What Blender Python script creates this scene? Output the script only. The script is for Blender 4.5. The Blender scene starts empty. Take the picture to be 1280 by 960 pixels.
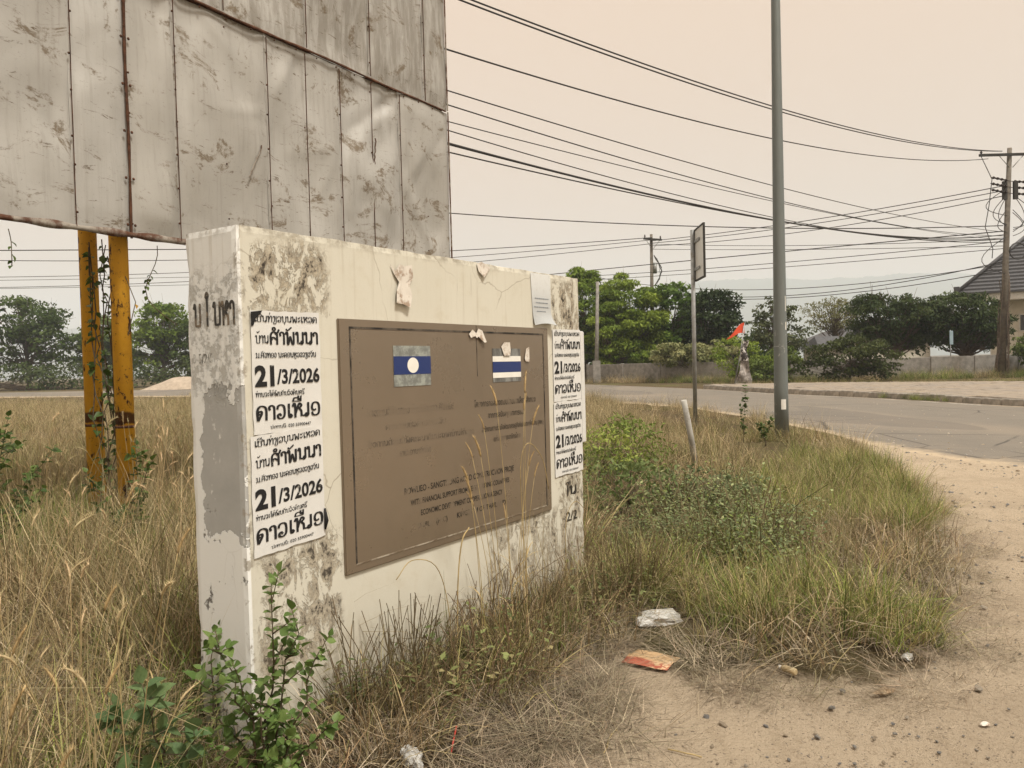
import bpy, bmesh, math, random
import numpy as np
from mathutils import Vector, Matrix, noise
random.seed(7); rng = np.random.default_rng(7)
S = bpy.context.scene
COL = S.collection
R = math.radians

# ------------------------------------------------------------------ camera
cam_d = bpy.data.cameras.new('camera'); cam = bpy.data.objects.new('camera', cam_d); COL.objects.link(cam)
cam_d.sensor_width = 36; cam_d.lens = 27; cam_d.clip_start = .05; cam_d.clip_end = 12000
cam.matrix_world = (Matrix.Translation((0, 0, 1.5)) @ Matrix.Rotation(R(90) - .0232562, 4, 'X')
                    @ Matrix.Rotation(-.0264694, 4, 'Z'))
S.camera = cam
S.render.engine = 'CYCLES'
S.cycles.max_bounces = 6; S.cycles.diffuse_bounces = 2; S.cycles.glossy_bounces = 2
S.cycles.transmission_bounces = 3; S.cycles.volume_bounces = 4; S.cycles.transparent_max_bounces = 6
S.cycles.use_denoising = True

# ------------------------------------------------------------------ light
SUN_DIR = Vector((.40, -.42, 1.0)).normalized()      # towards the sun
W = bpy.data.worlds.new('World'); S.world = W; W.use_nodes = True
nt = W.node_tree; nt.nodes.clear()
sky = nt.nodes.new('ShaderNodeTexSky'); sky.sky_type = 'NISHITA'; sky.sun_disc = False
sky.sun_elevation = math.asin(SUN_DIR.z); sky.sun_rotation = math.atan2(SUN_DIR.x, SUN_DIR.y)
sky.air_density = 1.5; sky.dust_density = 6.0
tc = nt.nodes.new('ShaderNodeTexCoord')
sp = nt.nodes.new('ShaderNodeSeparateXYZ'); nt.links.new(tc.outputs['Generated'], sp.inputs[0])
rp = nt.nodes.new('ShaderNodeValToRGB')               # thick smoke haze: cream, a little pinker higher up
e = rp.color_ramp.elements
e[0].position = 0.0; e[0].color = (6.0, 4.62, 3.42, 1)
e[1].position = .42; e[1].color = (7.2, 5.3, 3.75, 1)
e2 = e.new(1.0); e2.color = (11.5, 10.4, 8.8, 1)
nt.links.new(sp.outputs['Z'], rp.inputs[0])
mx = nt.nodes.new('ShaderNodeMix'); mx.data_type = 'RGBA'; mx.inputs[0].default_value = .92
nt.links.new(sky.outputs[0], mx.inputs[6]); nt.links.new(rp.outputs[0], mx.inputs[7])
bg = nt.nodes.new('ShaderNodeBackground'); bg.inputs[1].default_value = .080
out = nt.nodes.new('ShaderNodeOutputWorld')
nt.links.new(mx.outputs[2], bg.inputs[0]); nt.links.new(bg.outputs[0], out.inputs[0])
sun_d = bpy.data.lights.new('sun', 'SUN'); sun_d.energy = 2.8; sun_d.angle = R(10); sun_d.color = (1, .95, .85)
sun = bpy.data.objects.new('sun', sun_d); COL.objects.link(sun)
sun.rotation_euler = SUN_DIR.to_track_quat('Z', 'Y').to_euler(); sun.location = SUN_DIR * 40
S.view_settings.view_transform = 'Standard'; S.view_settings.look = 'None'
S.view_settings.gamma = 1; S.view_settings.use_curve_mapping = False; S.view_settings.exposure = 0.68

# ------------------------------------------------------------------ helpers: objects
def tag(o, label=None, cat=None, group=None, kind=None):
    if label: o['label'] = label
    if cat: o['category'] = cat
    if group: o['group'] = group
    if kind: o['kind'] = kind
    return o
def empty(name, loc, rz=0, label=None, cat=None, group=None):
    o = bpy.data.objects.new(name, None); COL.objects.link(o); o.empty_display_size = .1
    o.location = loc; o.rotation_euler = (0, 0, rz)
    return tag(o, label, cat, group)
def link(name, me, m=None, parent=None, loc=None, rot=None):
    o = bpy.data.objects.new(name, me); COL.objects.link(o)
    if m is not None and not me.materials: me.materials.append(m)
    if parent: o.parent = parent
    if loc is not None: o.location = loc
    if rot is not None: o.rotation_euler = rot
    return o
def copy_tree(o, parent=None):
    c = o.copy(); COL.objects.link(c)
    if parent: c.parent = parent
    for ch in list(o.children): copy_tree(ch, c)
    return c
def np_mesh(name, v, f, smooth=False, col=None):
    """v (n,3), f (m,k) arrays -> mesh; col (n,3) point colour"""
    me = bpy.data.meshes.new(name); v = np.asarray(v, np.float32); f = np.asarray(f, np.int32)
    me.vertices.add(len(v)); me.vertices.foreach_set('co', v.ravel())
    k = f.shape[1]; me.loops.add(f.size); me.loops.foreach_set('vertex_index', f.ravel())
    me.polygons.add(len(f)); me.polygons.foreach_set('loop_start', np.arange(0, f.size, k, dtype=np.int32))
    if smooth: me.polygons.foreach_set('use_smooth', np.ones(len(f), bool))
    if col is not None:
        a = me.attributes.new('Col', 'FLOAT_COLOR', 'POINT')
        a.data.foreach_set('color', np.c_[col, np.ones(len(col))].astype(np.float32).ravel())
    me.update(); me.validate()
    return me
class MB:
    def __init__(s): s.v = []; s.f = []; s.sm = []
    def add(s, vs, fs, smooth=False):
        b = len(s.v); s.v += [tuple(p) for p in vs]; s.f += [[b + i for i in q] for q in fs]; s.sm += [smooth] * len(fs)
    def box(s, lo, hi, M=None):
        x0, y0, z0 = lo; x1, y1, z1 = hi
        vs = [Vector(p) for p in ((x0,y0,z0),(x1,y0,z0),(x1,y1,z0),(x0,y1,z0),(x0,y0,z1),(x1,y0,z1),(x1,y1,z1),(x0,y1,z1))]
        if M: vs = [M @ p for p in vs]
        s.add(vs, [(0,3,2,1),(4,5,6,7),(0,1,5,4),(1,2,6,5),(2,3,7,6),(3,0,4,7)]); return s
    def tube(s, pts, rad, n=8, cap=True):
        pts = [Vector(p) for p in pts]
        if not hasattr(rad, '__len__'): rad = [rad] * len(pts)
        vs = []; ref = None
        for i, p in enumerate(pts):
            d = (pts[min(i+1, len(pts)-1)] - pts[max(i-1, 0)])
            d = d.normalized() if d.length > 1e-9 else Vector((0,0,1))
            if ref is None: ref = Vector((1,0,0)) if abs(d.x) < .8 else Vector((0,1,0))
            a = (ref - d * ref.dot(d)).normalized(); ref = a; b = d.cross(a)
            for k in range(n):
                t = 2*math.pi*k/n; vs.append(p + (a*math.cos(t) + b*math.sin(t))*rad[i])
        fs = [(i*n+k, i*n+(k+1)%n, (i+1)*n+(k+1)%n, (i+1)*n+k) for i in range(len(pts)-1) for k in range(n)]
        s.add(vs, fs, True)
        if cap:
            b = len(s.v) - len(vs); m = len(s.v)
            s.f.append([b+k for k in range(n)][::-1]); s.f.append([b+(len(pts)-1)*n+k for k in range(n)]); s.sm += [False, False]
        return s
    def ball(s, c, r, n=8, m=6):
        if not hasattr(r, '__len__'): r = (r, r, r)
        vs = []; fs = []
        for i in range(m+1):
            t = math.pi*i/m
            for k in range(n):
                p = 2*math.pi*k/n
                vs.append((c[0]+r[0]*math.sin(t)*math.cos(p), c[1]+r[1]*math.sin(t)*math.sin(p), c[2]+r[2]*math.cos(t)))
        for i in range(m):
            for k in range(n): fs.append((i*n+k, (i+1)*n+k, (i+1)*n+(k+1)%n, i*n+(k+1)%n))
        s.add(vs, fs, True); return s
    def poly(s, pts): s.add(pts, [list(range(len(pts)))]); return s
    def mesh(s, name='mesh'):
        me = bpy.data.meshes.new(name); me.from_pydata(s.v, [], s.f)
        me.polygons.foreach_set('use_smooth', s.sm); me.update(); return me
    def build(s, name, m, parent=None, loc=None, rot=None): return link(name, s.mesh(name), m, parent, loc, rot)
def grid_mesh(nx, ny, fn, name='sheet'):
    v = [fn(i/nx, j/ny) for j in range(ny+1) for i in range(nx+1)]
    f = [(j*(nx+1)+i, j*(nx+1)+i+1, (j+1)*(nx+1)+i+1, (j+1)*(nx+1)+i) for j in range(ny) for i in range(nx)]
    return np_mesh(name, v, f, True)
def in_poly(x, y, P):
    x = np.asarray(x); y = np.asarray(y); r = np.zeros(x.shape, bool); n = len(P)
    for i in range(n):
        x0, y0 = P[i]; x1, y1 = P[(i+1) % n]
        if y0 == y1: continue
        c = ((y0 > y) != (y1 > y)) & (x < (x1-x0)*(y-y0)/(y1-y0)+x0); r ^= c
    return r
def dist_poly(x, y, P):
    d = np.full(x.shape, 1e9); n = len(P)
    for i in range(n):
        a = np.array(P[i]); b = np.array(P[(i+1) % n]); ab = b-a
        t = np.clip(((x-a[0])*ab[0]+(y-a[1])*ab[1])/(ab@ab+1e-12), 0, 1)
        d = np.minimum(d, np.hypot(x-a[0]-t*ab[0], y-a[1]-t*ab[1]))
    return np.where(in_poly(x, y, P), d, -d)
def resample(P, n):
    P = np.array(P, float); L = np.r_[0, np.cumsum(np.hypot(*np.diff(P, axis=0).T))]
    t = np.linspace(0, L[-1], n); return np.c_[np.interp(t, L, P[:,0]), np.interp(t, L, P[:,1])]

# ------------------------------------------------------------------ helpers: materials
class NT:
    def __init__(s, name, rough=.8, metal=0., spec=.3):
        s.m = bpy.data.materials.new(name); s.m.use_nodes = True; s.t = s.m.node_tree
        s.b = s.t.nodes['Principled BSDF']; s.b.inputs['Roughness'].default_value = rough
        s.b.inputs['Metallic'].default_value = metal; s.b.inputs['Specular IOR Level'].default_value = spec
        s.tc = s.t.nodes.new('ShaderNodeTexCoord')
    def n(s, k): return s.t.nodes.new(k)
    def put(s, sock, v):
        if hasattr(v, 'is_linked'): s.t.links.new(v, sock)
        elif hasattr(v, '__len__') and len(v) == 3 and sock.type == 'RGBA': sock.default_value = (*v, 1)
        else: sock.default_value = v
    def co(s, k='Object', scale=None):
        o = s.tc.outputs[k]
        if scale is None: return o
        mp = s.n('ShaderNodeMapping'); s.put(mp.inputs[0], o); mp.inputs['Scale'].default_value = scale; return mp.outputs[0]
    def noise(s, scale, detail=4, rough=.6, co=None, dist=0, color=False):
        x = s.n('ShaderNodeTexNoise'); s.put(x.inputs['Vector'], co or s.co()); x.inputs['Scale'].default_value = scale
        x.inputs['Detail'].default_value = detail; x.inputs['Roughness'].default_value = rough; x.inputs['Distortion'].default_value = dist
        return x.outputs['Color' if color else 'Fac']
    def vor(s, scale, co=None, feat='DISTANCE_TO_EDGE'):
        x = s.n('ShaderNodeTexVoronoi'); x.feature = feat; s.put(x.inputs['Vector'], co or s.co()); x.inputs['Scale'].default_value = scale
        return x.outputs['Distance']
    def step(s, v, a, b, lo=0., hi=1.):
        x = s.n('ShaderNodeMapRange'); x.interpolation_type = 'SMOOTHSTEP'; s.put(x.inputs[0], v)
        for i, q in enumerate((a, b, lo, hi)): s.put(x.inputs[1+i], q)
        return x.outputs[0]
    def math(s, op, a, b=0., c=0.):
        x = s.n('ShaderNodeMath'); x.operation = op; s.put(x.inputs[0], a); s.put(x.inputs[1], b); s.put(x.inputs[2], c); return x.outputs[0]
    def mul(s, *a):
        r = a[0]
        for q in a[1:]: r = s.math('MULTIPLY', r, q)
        return r
    def add(s, a, b): return s.math('ADD', a, b)
    def mx(s, a, b): return s.math('MAXIMUM', a, b)
    def mix(s, f, a, b, mode='MIX'):
        x = s.n('ShaderNodeMix'); x.data_type = 'RGBA'; x.blend_type = mode; s.put(x.inputs[0], f); s.put(x.inputs[6], a); s.put(x.inputs[7], b)
        return x.outputs[2]
    def xyz(s, co=None):
        x = s.n('ShaderNodeSeparateXYZ'); s.put(x.inputs[0], co or s.co()); return x.outputs
    def box(s, comps):
        """comps: list of (socket, lo, hi, soft)"""
        r = None
        for v, lo, hi, so in comps:
            q = s.mul(s.step(v, lo-so, lo+so), s.step(v, hi-so, hi+so, 1., 0.)); r = q if r is None else s.mul(r, q)
        return r
    def attr(s, name, out='Color'):
        x = s.n('ShaderNodeAttribute'); x.attribute_name = name; return x.outputs[out]
    def bump(s, h, dist=.01, st=1.):
        x = s.n('ShaderNodeBump'); x.inputs['Strength'].default_value = st; x.inputs['Distance'].default_value = dist
        s.put(x.inputs['Height'], h); s.t.links.new(x.outputs[0], s.b.inputs['Normal']); return x
    def col(s, c): s.put(s.b.inputs['Base Color'], c); return s
    def rough(s, r): s.put(s.b.inputs['Roughness'], r); return s
    def disp(s): return s.m

def plain(name, c, rough=.7, metal=0., var=.25, scale=6, bump=0., dirt=None, dscale=3):
    t = NT(name, rough, metal); f = t.noise(scale, 6)
    c = Vector(c); k = t.mix(t.step(f, .3, .7), tuple(c*(1-var)), tuple(c*(1+var*.6)))
    if dirt: k = t.mix(t.step(t.noise(dscale, 7, .7), .5, .7), k, dirt)
    t.col(k)
    if bump: t.bump(t.noise(scale*4, 5), bump)
    return t.m

def blade_mat(name, transl=.35, rough=.75):
    t = NT(name, rough, 0, .15); oi = t.n('ShaderNodeObjectInfo')
    c = t.attr('Col'); f = t.step(oi.outputs['Random'], 0., 1., .72, 1.28)
    hs = t.n('ShaderNodeHueSaturation'); t.put(hs.inputs['Color'], c); t.put(hs.inputs['Value'], f)
    t.put(hs.inputs['Hue'], t.step(oi.outputs['Random'], 0, 1, .515, .485))
    t.put(t.b.inputs['Base Color'], hs.outputs[0])
    tr = t.n('ShaderNodeBsdfTranslucent'); t.put(tr.inputs[0], hs.outputs[0])
    m = t.n('ShaderNodeMixShader'); m.inputs[0].default_value = transl
    o = t.t.nodes['Material Output']
    t.t.links.new(t.b.outputs[0], m.inputs[1]); t.t.links.new(tr.outputs[0], m.inputs[2]); t.t.links.new(m.outputs[0], o.inputs[0])
    return t.m
def leaf_mat(name, c1, c2, transl=.3, rough=.55, spec=.3):
    t = NT(name, rough, 0, spec); oi = t.n('ShaderNodeObjectInfo')
    k = t.mix(oi.outputs['Random'], c1, c2)
    k = t.mix(t.step(t.noise(60, 3), .4, .75, 0, .5), k, tuple(Vector(c1)*.6)); t.col(k)
    tr = t.n('ShaderNodeBsdfTranslucent'); t.put(tr.inputs[0], k)
    m = t.n('ShaderNodeMixShader'); m.inputs[0].default_value = transl; o = t.t.nodes['Material Output']
    t.t.links.new(t.b.outputs[0], m.inputs[1]); t.t.links.new(tr.outputs[0], m.inputs[2]); t.t.links.new(m.outputs[0], o.inputs[0])
    return t.m

M = {}
M['grass'] = blade_mat('grass_blades', .2); M['foliage'] = blade_mat('tree_foliage', .3, .6)
M['bark'] = plain('bark', (.13, .10, .075), .9, 0, .4, 8, .02)
M['stem'] = plain('green_stem', (.16, .13, .06), .8, 0, .3, 12)
M['concrete'] = plain('grey_concrete', (.27, .255, .235), .9, 0, .3, 2.5, .004, (.14, .13, .11), 1.2)
M['galv'] = plain('galvanised_steel', (.33, .34, .34), .5, .55, .2, 9, 0, (.22, .2, .17), 5)
M['darkmetal'] = plain('dark_metal', (.05, .048, .045), .6, .4, .3, 20)
M['wire'] = plain('cable_rubber', (.035, .033, .032), .6, 0, .2, 30)
M['rust'] = plain('rusty_iron', (.10, .045, .025), .9, .2, .5, 14, .003, (.04, .022, .015), 9)
M['ceramic'] = plain('brown_insulator', (.035, .022, .018), .3, 0, .2, 10)
M['black'] = plain('black_ink', (.012, .012, .013), .7, 0, .2, 30)
M['white'] = plain('white_paint', (.72, .71, .67), .6, 0, .08, 8, 0, (.5, .47, .4), 4)

# ------------------------------------------------------------------ ground layout (metres, camera stands at 0,0)
DIRT = [(6.5,15.2),(5.6,12.2),(4.6,9.4),(3.85,7.1),(3.2,5.7),(2.6,4.65),(2.1,3.85),(1.65,3.55),(1.2,3.65),(.86,3.66),(.62,4.05),
        (.46,4.42),(.30,4.2),(.22,3.7),(.16,3.1),(.0,2.5),(-.35,1.6),(-.9,0),(-2.5,-8),(40,-8),(40,4),(20,6),(9,9),(7,13)]
NEAR = [(40,-1),(25,1),(12,4.6),(8,7.2),(6.4,9.2),(5.9,12),(6.17,14.66),(6.13,19),(5.5,25.7),(3,31),(-6,41),(-20,52),(-45,66),(-120,95),(-260,140)]
FAR  = [(40,3),(27,9.5),(20,13.5),(16.5,17),(14.8,20),(14.26,21.6),(13.9,24.5),(13.4,28),(11.8,33.2),(10.4,41.5),(5.5,58),(-8,68),(-45,84),(-120,112),(-260,160)]
ROAD = NEAR + FAR[::-1]
KERB = [(17,16.6),(14.8,20),(14.26,21.6),(13.9,24.5),(13.4,28),(11.8,33.2),(10.4,41.5)]
PAVB = [(34,22),(30,28),(28,31),(25.5,34),(22,37),(17,41),(11.2,43.5)]
YAW = .602729
WO = Vector((-1.0271, 2.9100, 0)); WD = Vector((math.sin(YAW), math.cos(YAW), 0)); WN = Vector((math.cos(YAW), -math.sin(YAW), 0))
WL, WH, WT = 2.612, 2.067, .331
def wall_local(x, y):
    dx = np.asarray(x)-WO.x; dy = np.asarray(y)-WO.y
    return dx*WD.x+dy*WD.y, dx*WN.x+dy*WN.y          # along, out of the front face

# ------------------------------------------------------------------ structure: ground
def axis(lo, hi, step, far, k=1.22):
    a = list(np.arange(lo, hi+1e-6, step)); s = step; x = hi
    while x < far: s *= k; x += s; a.append(x)
    s = step; x = lo; b = []
    while x > -far: s *= k; x -= s; b.append(x)
    return np.array(b[::-1]+a)
gx = axis(-5, 9, .08, 5000); gy = axis(.6, 15.5, .08, 4200)
X, Y = np.meshgrid(gx, gy)
dd = dist_poly(X, Y, DIRT); dr = dist_poly(X, Y, ROAD)
Z = np.zeros(X.shape); near = (np.abs(X) < 14) & (Y < 22) & (Y > -6)
idx = np.argwhere(near)
for i, j in idx:
    x, y = X[i,j], Y[i,j]
    h = .016*noise.fractal(Vector((x*1.1, y*1.1, 0)), .9, 2.2, 4)
    if dd[i,j] < 0: h += .05*min(1, -dd[i,j]/.5)*(1+noise.noise(Vector((x*1.7, y*1.7, 4))))
    else:
        h += .006*noise.fractal(Vector((x*7, y*7, 3)), .9, 2.2, 3)
        u = math.hypot(x+.5, y+9); h += .009*math.sin(u*9+2*noise.noise(Vector((x*.8, y*.8, 9))))*max(0, min(1, (x-1.6)/1.5))
    Z[i,j] = h*max(0, min(1, (-dr[i,j]-.05)/.8))
Z -= .004
Z[dr > .45] = -.04
n0, n1 = X.shape; I = np.arange(n0*n1).reshape(n0, n1)
F = np.stack([I[:-1,:-1], I[:-1,1:], I[1:,1:], I[1:,:-1]], -1).reshape(-1, 4)
me = np_mesh('ground', np.stack([X, Y, Z], -1).reshape(-1, 3), F, True)
a = me.attributes.new('dirt', 'FLOAT', 'POINT'); a.data.foreach_set('value', np.clip(dd/1.2+.5, 0, 1).astype(np.float32).ravel())
t = NT('earth_and_field', .95, 0, .1)
dn = t.add(t.attr('dirt', 'Fac'), t.math('MULTIPLY', t.math('SUBTRACT', t.noise(5, 6, .7), .5), .5))
fm = t.step(dn, .44, .60)
sand = t.mix(t.noise(1.3, 6, .6), (.52, .42, .305), (.62, .51, .38))
sand = t.mix(t.step(t.noise(4.5, 6, .7, t.co('Object', (1.6, .5, 1))), .48, .72, 0, .45), sand, (.40, .31, .215))
sand = t.mix(t.step(t.noise(38, 5, .75), .50, .72, 0, .7), sand, (.30, .225, .15))
sand = t.mix(t.step(t.noise(140, 3, .7), .58, .7, 0, .6), sand, (.66, .56, .44))
sand = t.mix(t.step(t.noise(75, 2, .6), .63, .68, 0, .85), sand, (.17, .14, .115))
sand = t.mix(t.mul(t.step(t.noise(210, 2, .6), .60, .66, 0, .8), t.step(t.noise(2, 4), .4, .6)), sand, (.15, .125, .10))
soil = t.mix(t.noise(9, 6, .7), (.055, .040, .024), (.15, .11, .065))
soil = t.mix(t.step(t.noise(.35, 5, .6), .45, .62, 0, .55), soil, (.13, .13, .05))
px3 = t.xyz(); dist_ = t.math('SQRT', t.add(t.math('POWER', t.add(px3[0], .5), 2.), t.math('POWER', t.add(px3[1], 9.), 2.)))
trk = t.mul(t.step(t.math('SINE', t.add(t.mul(dist_, 3.6), t.mul(t.noise(.5, 3), 3.))), .2, .8), t.step(px3[0], 1.2, 2.6), t.step(t.noise(3, 5, .7), .35, .6))
sand = t.mix(t.mul(trk, .5), sand, (.42, .335, .245))
t.col(t.mix(fm, soil, sand))
t.bump(t.add(t.mul(t.noise(26, 8, .75), 1.), t.mul(t.noise(120, 4, .7), .6)), .032, 1.)
tag(link('ground', me, t.m), kind='structure')

# road: a lofted sheet between its two edges
na, fa = resample(NEAR, 150), resample(FAR, 150)
vv = np.r_[0, .03, np.linspace(.07, .93, 14), .97, 1]; nv = len(vv)
P = na[:,None,:]*(1-vv)[None,:,None] + fa[:,None,:]*vv[None,:,None]
I = np.arange(150*nv).reshape(150, nv)
F = np.stack([I[:-1,:-1], I[1:,:-1], I[1:,1:], I[:-1,1:]], -1).reshape(-1, 4)
zr = np.full(nv, .004); zr[0] = zr[-1] = -.022
me = np_mesh('road', np.c_[P.reshape(-1,2), np.tile(zr, 150)], F, True)
wd = np.hypot(*(fa-na).T)[:,None]
ed = np.minimum(vv[None,:]*wd, (1-vv)[None,:]*wd*1.6)
a = me.attributes.new('edge', 'FLOAT', 'POINT'); a.data.foreach_set('value', ed.astype(np.float32).ravel())
t = NT('dusty_asphalt', .85, 0, .25)
asp = t.mix(t.noise(1.1, 6, .65), (.14, .125, .105), (.215, .19, .16))
asp = t.mix(t.step(t.noise(60, 4, .8), .5, .75, 0, .5), asp, (.30, .27, .23))
asp = t.mix(t.step(t.noise(.25, 4, .6, t.co('Object', (1, .35, 1))), .45, .7, 0, .6), asp, (.27, .225, .175))
wco = t.mix(.10, t.co(), t.noise(.9, 4, .6, color=True))
crk = t.mul(t.step(t.vor(.32, wco), .010, .003), t.step(t.noise(.22, 3), .44, .56)); asp = t.mix(t.mul(crk, .8), asp, (.06, .055, .05))
pat = t.step(t.noise(.16, 2, .4, t.co('Object', (1.6, .5, 1))), .58, .60); asp = t.mix(t.mul(pat, .45), asp, (.115, .105, .095))
e_ = t.add(t.attr('edge', 'Fac'), t.math('MULTIPLY', t.math('SUBTRACT', t.noise(1.7, 6, .7), .5), 3.0))
t.col(t.mix(t.step(e_, .1, 1.5, 1, 0), asp, t.mix(t.noise(30, 5), (.44, .345, .235), (.52, .42, .30))))
t.bump(t.noise(70, 6, .8), .008)
tag(link('road', me, t.m), kind='structure')
mk = MB()      # worn edge line on the far side
for y0, y1 in ((22.2, 23.6), (24.0, 24.9), (26.2, 27.2), (29, 31.5), (33.5, 36)):
    def kx(y): return np.interp(y, [p[1] for p in KERB], [p[0] for p in KERB])-.55
    mk.poly([(kx(y0)-.12, y0, .009), (kx(y0), y0, .009), (kx(y1), y1, .009), (kx(y1)-.12, y1, .009)])
tag(mk.build('road_marking', plain('worn_line_paint', (.42, .39, .34), .8, 0, .35, 6)), kind='structure')

# pavement with kerb stones and pavers
pk, pb = resample(KERB, 60), resample(PAVB, 60)
pav = MB()
for i in range(59):
    pav.poly([(*pk[i], .185), (*pb[i], .185), (*pb[i+1], .185), (*pk[i+1], .185)])
t = NT('paving_bed', .95, 0, .1); t.col(t.mix(t.noise(4, 6), (.06, .05, .035), (.13, .10, .075)))
pavement = tag(pav.build('pavement', t.m), kind='structure')
t = NT('brick_pavers', .9, 0, .15); oi = t.n('ShaderNodeObjectInfo')
t.col(t.mix(t.step(t.noise(.7, 6, .7), .35, .65), t.mix(t.noise(5, 4), (.20, .175, .15), (.33, .29, .25)), (.32, .265, .205))); t.bump(t.noise(40, 5), .006)
vs = []; fs = []
PP = [tuple(p) for p in pk]+[tuple(p) for p in pb[::-1]]
px_, py_ = np.meshgrid(np.arange(10.5, 34, .42), np.arange(16.5, 44, .42))
ok = dist_poly(px_, py_, PP) > .28
for x, y in zip(px_[ok], py_[ok]):
    x += random.uniform(-.01, .01); z = .200+random.uniform(-.006, .006); w = .178; b = len(vs)
    if random.random() < .04: continue
    vs += [(x-w,y-w,.18),(x+w,y-w,.18),(x+w,y+w,.18),(x-w,y+w,.18),(x-w+.015,y-w+.015,z),(x+w-.015,y-w+.015,z),(x+w-.015,y+w-.015,z),(x-w+.015,y+w-.015,z)]
    fs += [(b+4,b+5,b+6,b+7),(b,b+1,b+5,b+4),(b+1,b+2,b+6,b+5),(b+2,b+3,b+7,b+6),(b+3,b,b+4,b+7)]
tag(link('pavers', np_mesh('pavers', vs, fs), t.m, pavement), kind='stuff')
M['kerb'] = plain('kerb_concrete', (.33, .30, .26), .9, 0, .4, 3, .01, (.10, .085, .065), 1.6)
kp = resample(KERB, 34); kb_m = None
for i in range(33):
    a_, b_ = Vector((*kp[i], 0)), Vector((*kp[i+1], 0)); L = (b_-a_).length-.025
    if kb_m is None:
        bm = bmesh.new(); bmesh.ops.create_cube(bm, size=1); bmesh.ops.scale(bm, vec=(L, .18, .28), verts=bm.verts)
        bmesh.ops.bevel(bm, geom=bm.edges[:], offset=.02, segments=1, affect='EDGES'); kb_m = bpy.data.meshes.new('kerb_stone'); bm.to_mesh(kb_m); bm.free()
    d = b_-a_
    o = link('kerb_stone', kb_m, M['kerb'], pavement, (a_+b_)/2+Vector((0, 0, .070+random.uniform(-.03, .012))),
             (random.uniform(-.04,.04), random.uniform(-.012,.012), math.atan2(d.y, d.x)+random.uniform(-.02,.02)))

# distant wooded hill
def ridge(x):
    b = np.interp(x, [-2200,-1500,-900,-300,150,380,520,760,1000,1300,1700,2200], [30,60,85,100,118,141,146,148,134,122,105,70])
    return b
hx = np.arange(-2000, 2201, 6.); hy = np.linspace(1150, 1900, 46)
HX, HY = np.meshgrid(hx, hy)
prof = np.interp(HY, [1150, 1300, 1500, 1900], [0, .45, 1, .6])
HZ = np.zeros(HX.shape)
for i in range(HX.shape[0]):
    for j in range(HX.shape[1]):
        HZ[i,j] = ridge(HX[i,j])*prof[i,j]*(1+.05*noise.noise(Vector((HX[i,j]/160, HY[i,j]/160, 0)))) + 5.5*abs(noise.noise(Vector((HX[i,j]/13, HY[i,j]/30, 1))))*prof[i,j] + 3*noise.noise(Vector((HX[i,j]/40, HY[i,j]/40, 5)))
n0, n1 = HX.shape; I = np.arange(n0*n1).reshape(n0, n1)
F = np.stack([I[:-1,:-1], I[:-1,1:], I[1:,1:], I[1:,:-1]], -1).reshape(-1, 4)
t = NT('hill_forest', .95, 0, .05); t.col(t.mix(t.noise(.012, 6, .7), (.035, .05, .02), (.09, .10, .045)))
tag(link('hill', np_mesh('hill', np.stack([HX*2.4, HY*2.4, HZ*2.62-2], -1).reshape(-1, 3), F, True), t.m), kind='structure')

# haze
hz = MB().box((-5600, -300, -1.5), (5600, 4700, 430)).build('haze', None)
hm = bpy.data.materials.new('haze'); hm.use_nodes = True; hn = hm.node_tree; hn.nodes.clear()
pv = hn.nodes.new('ShaderNodeVolumePrincipled'); pv.inputs['Color'].default_value = (.83, .91, 1, 1); pv.inputs['Density'].default_value = .00043
pv.inputs['Anisotropy'].default_value = .0
ho = hn.nodes.new('ShaderNodeOutputMaterial'); hn.links.new(pv.outputs[0], ho.inputs['Volume']); hz.data.materials.append(hm)
tag(hz, kind='stuff')

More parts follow.
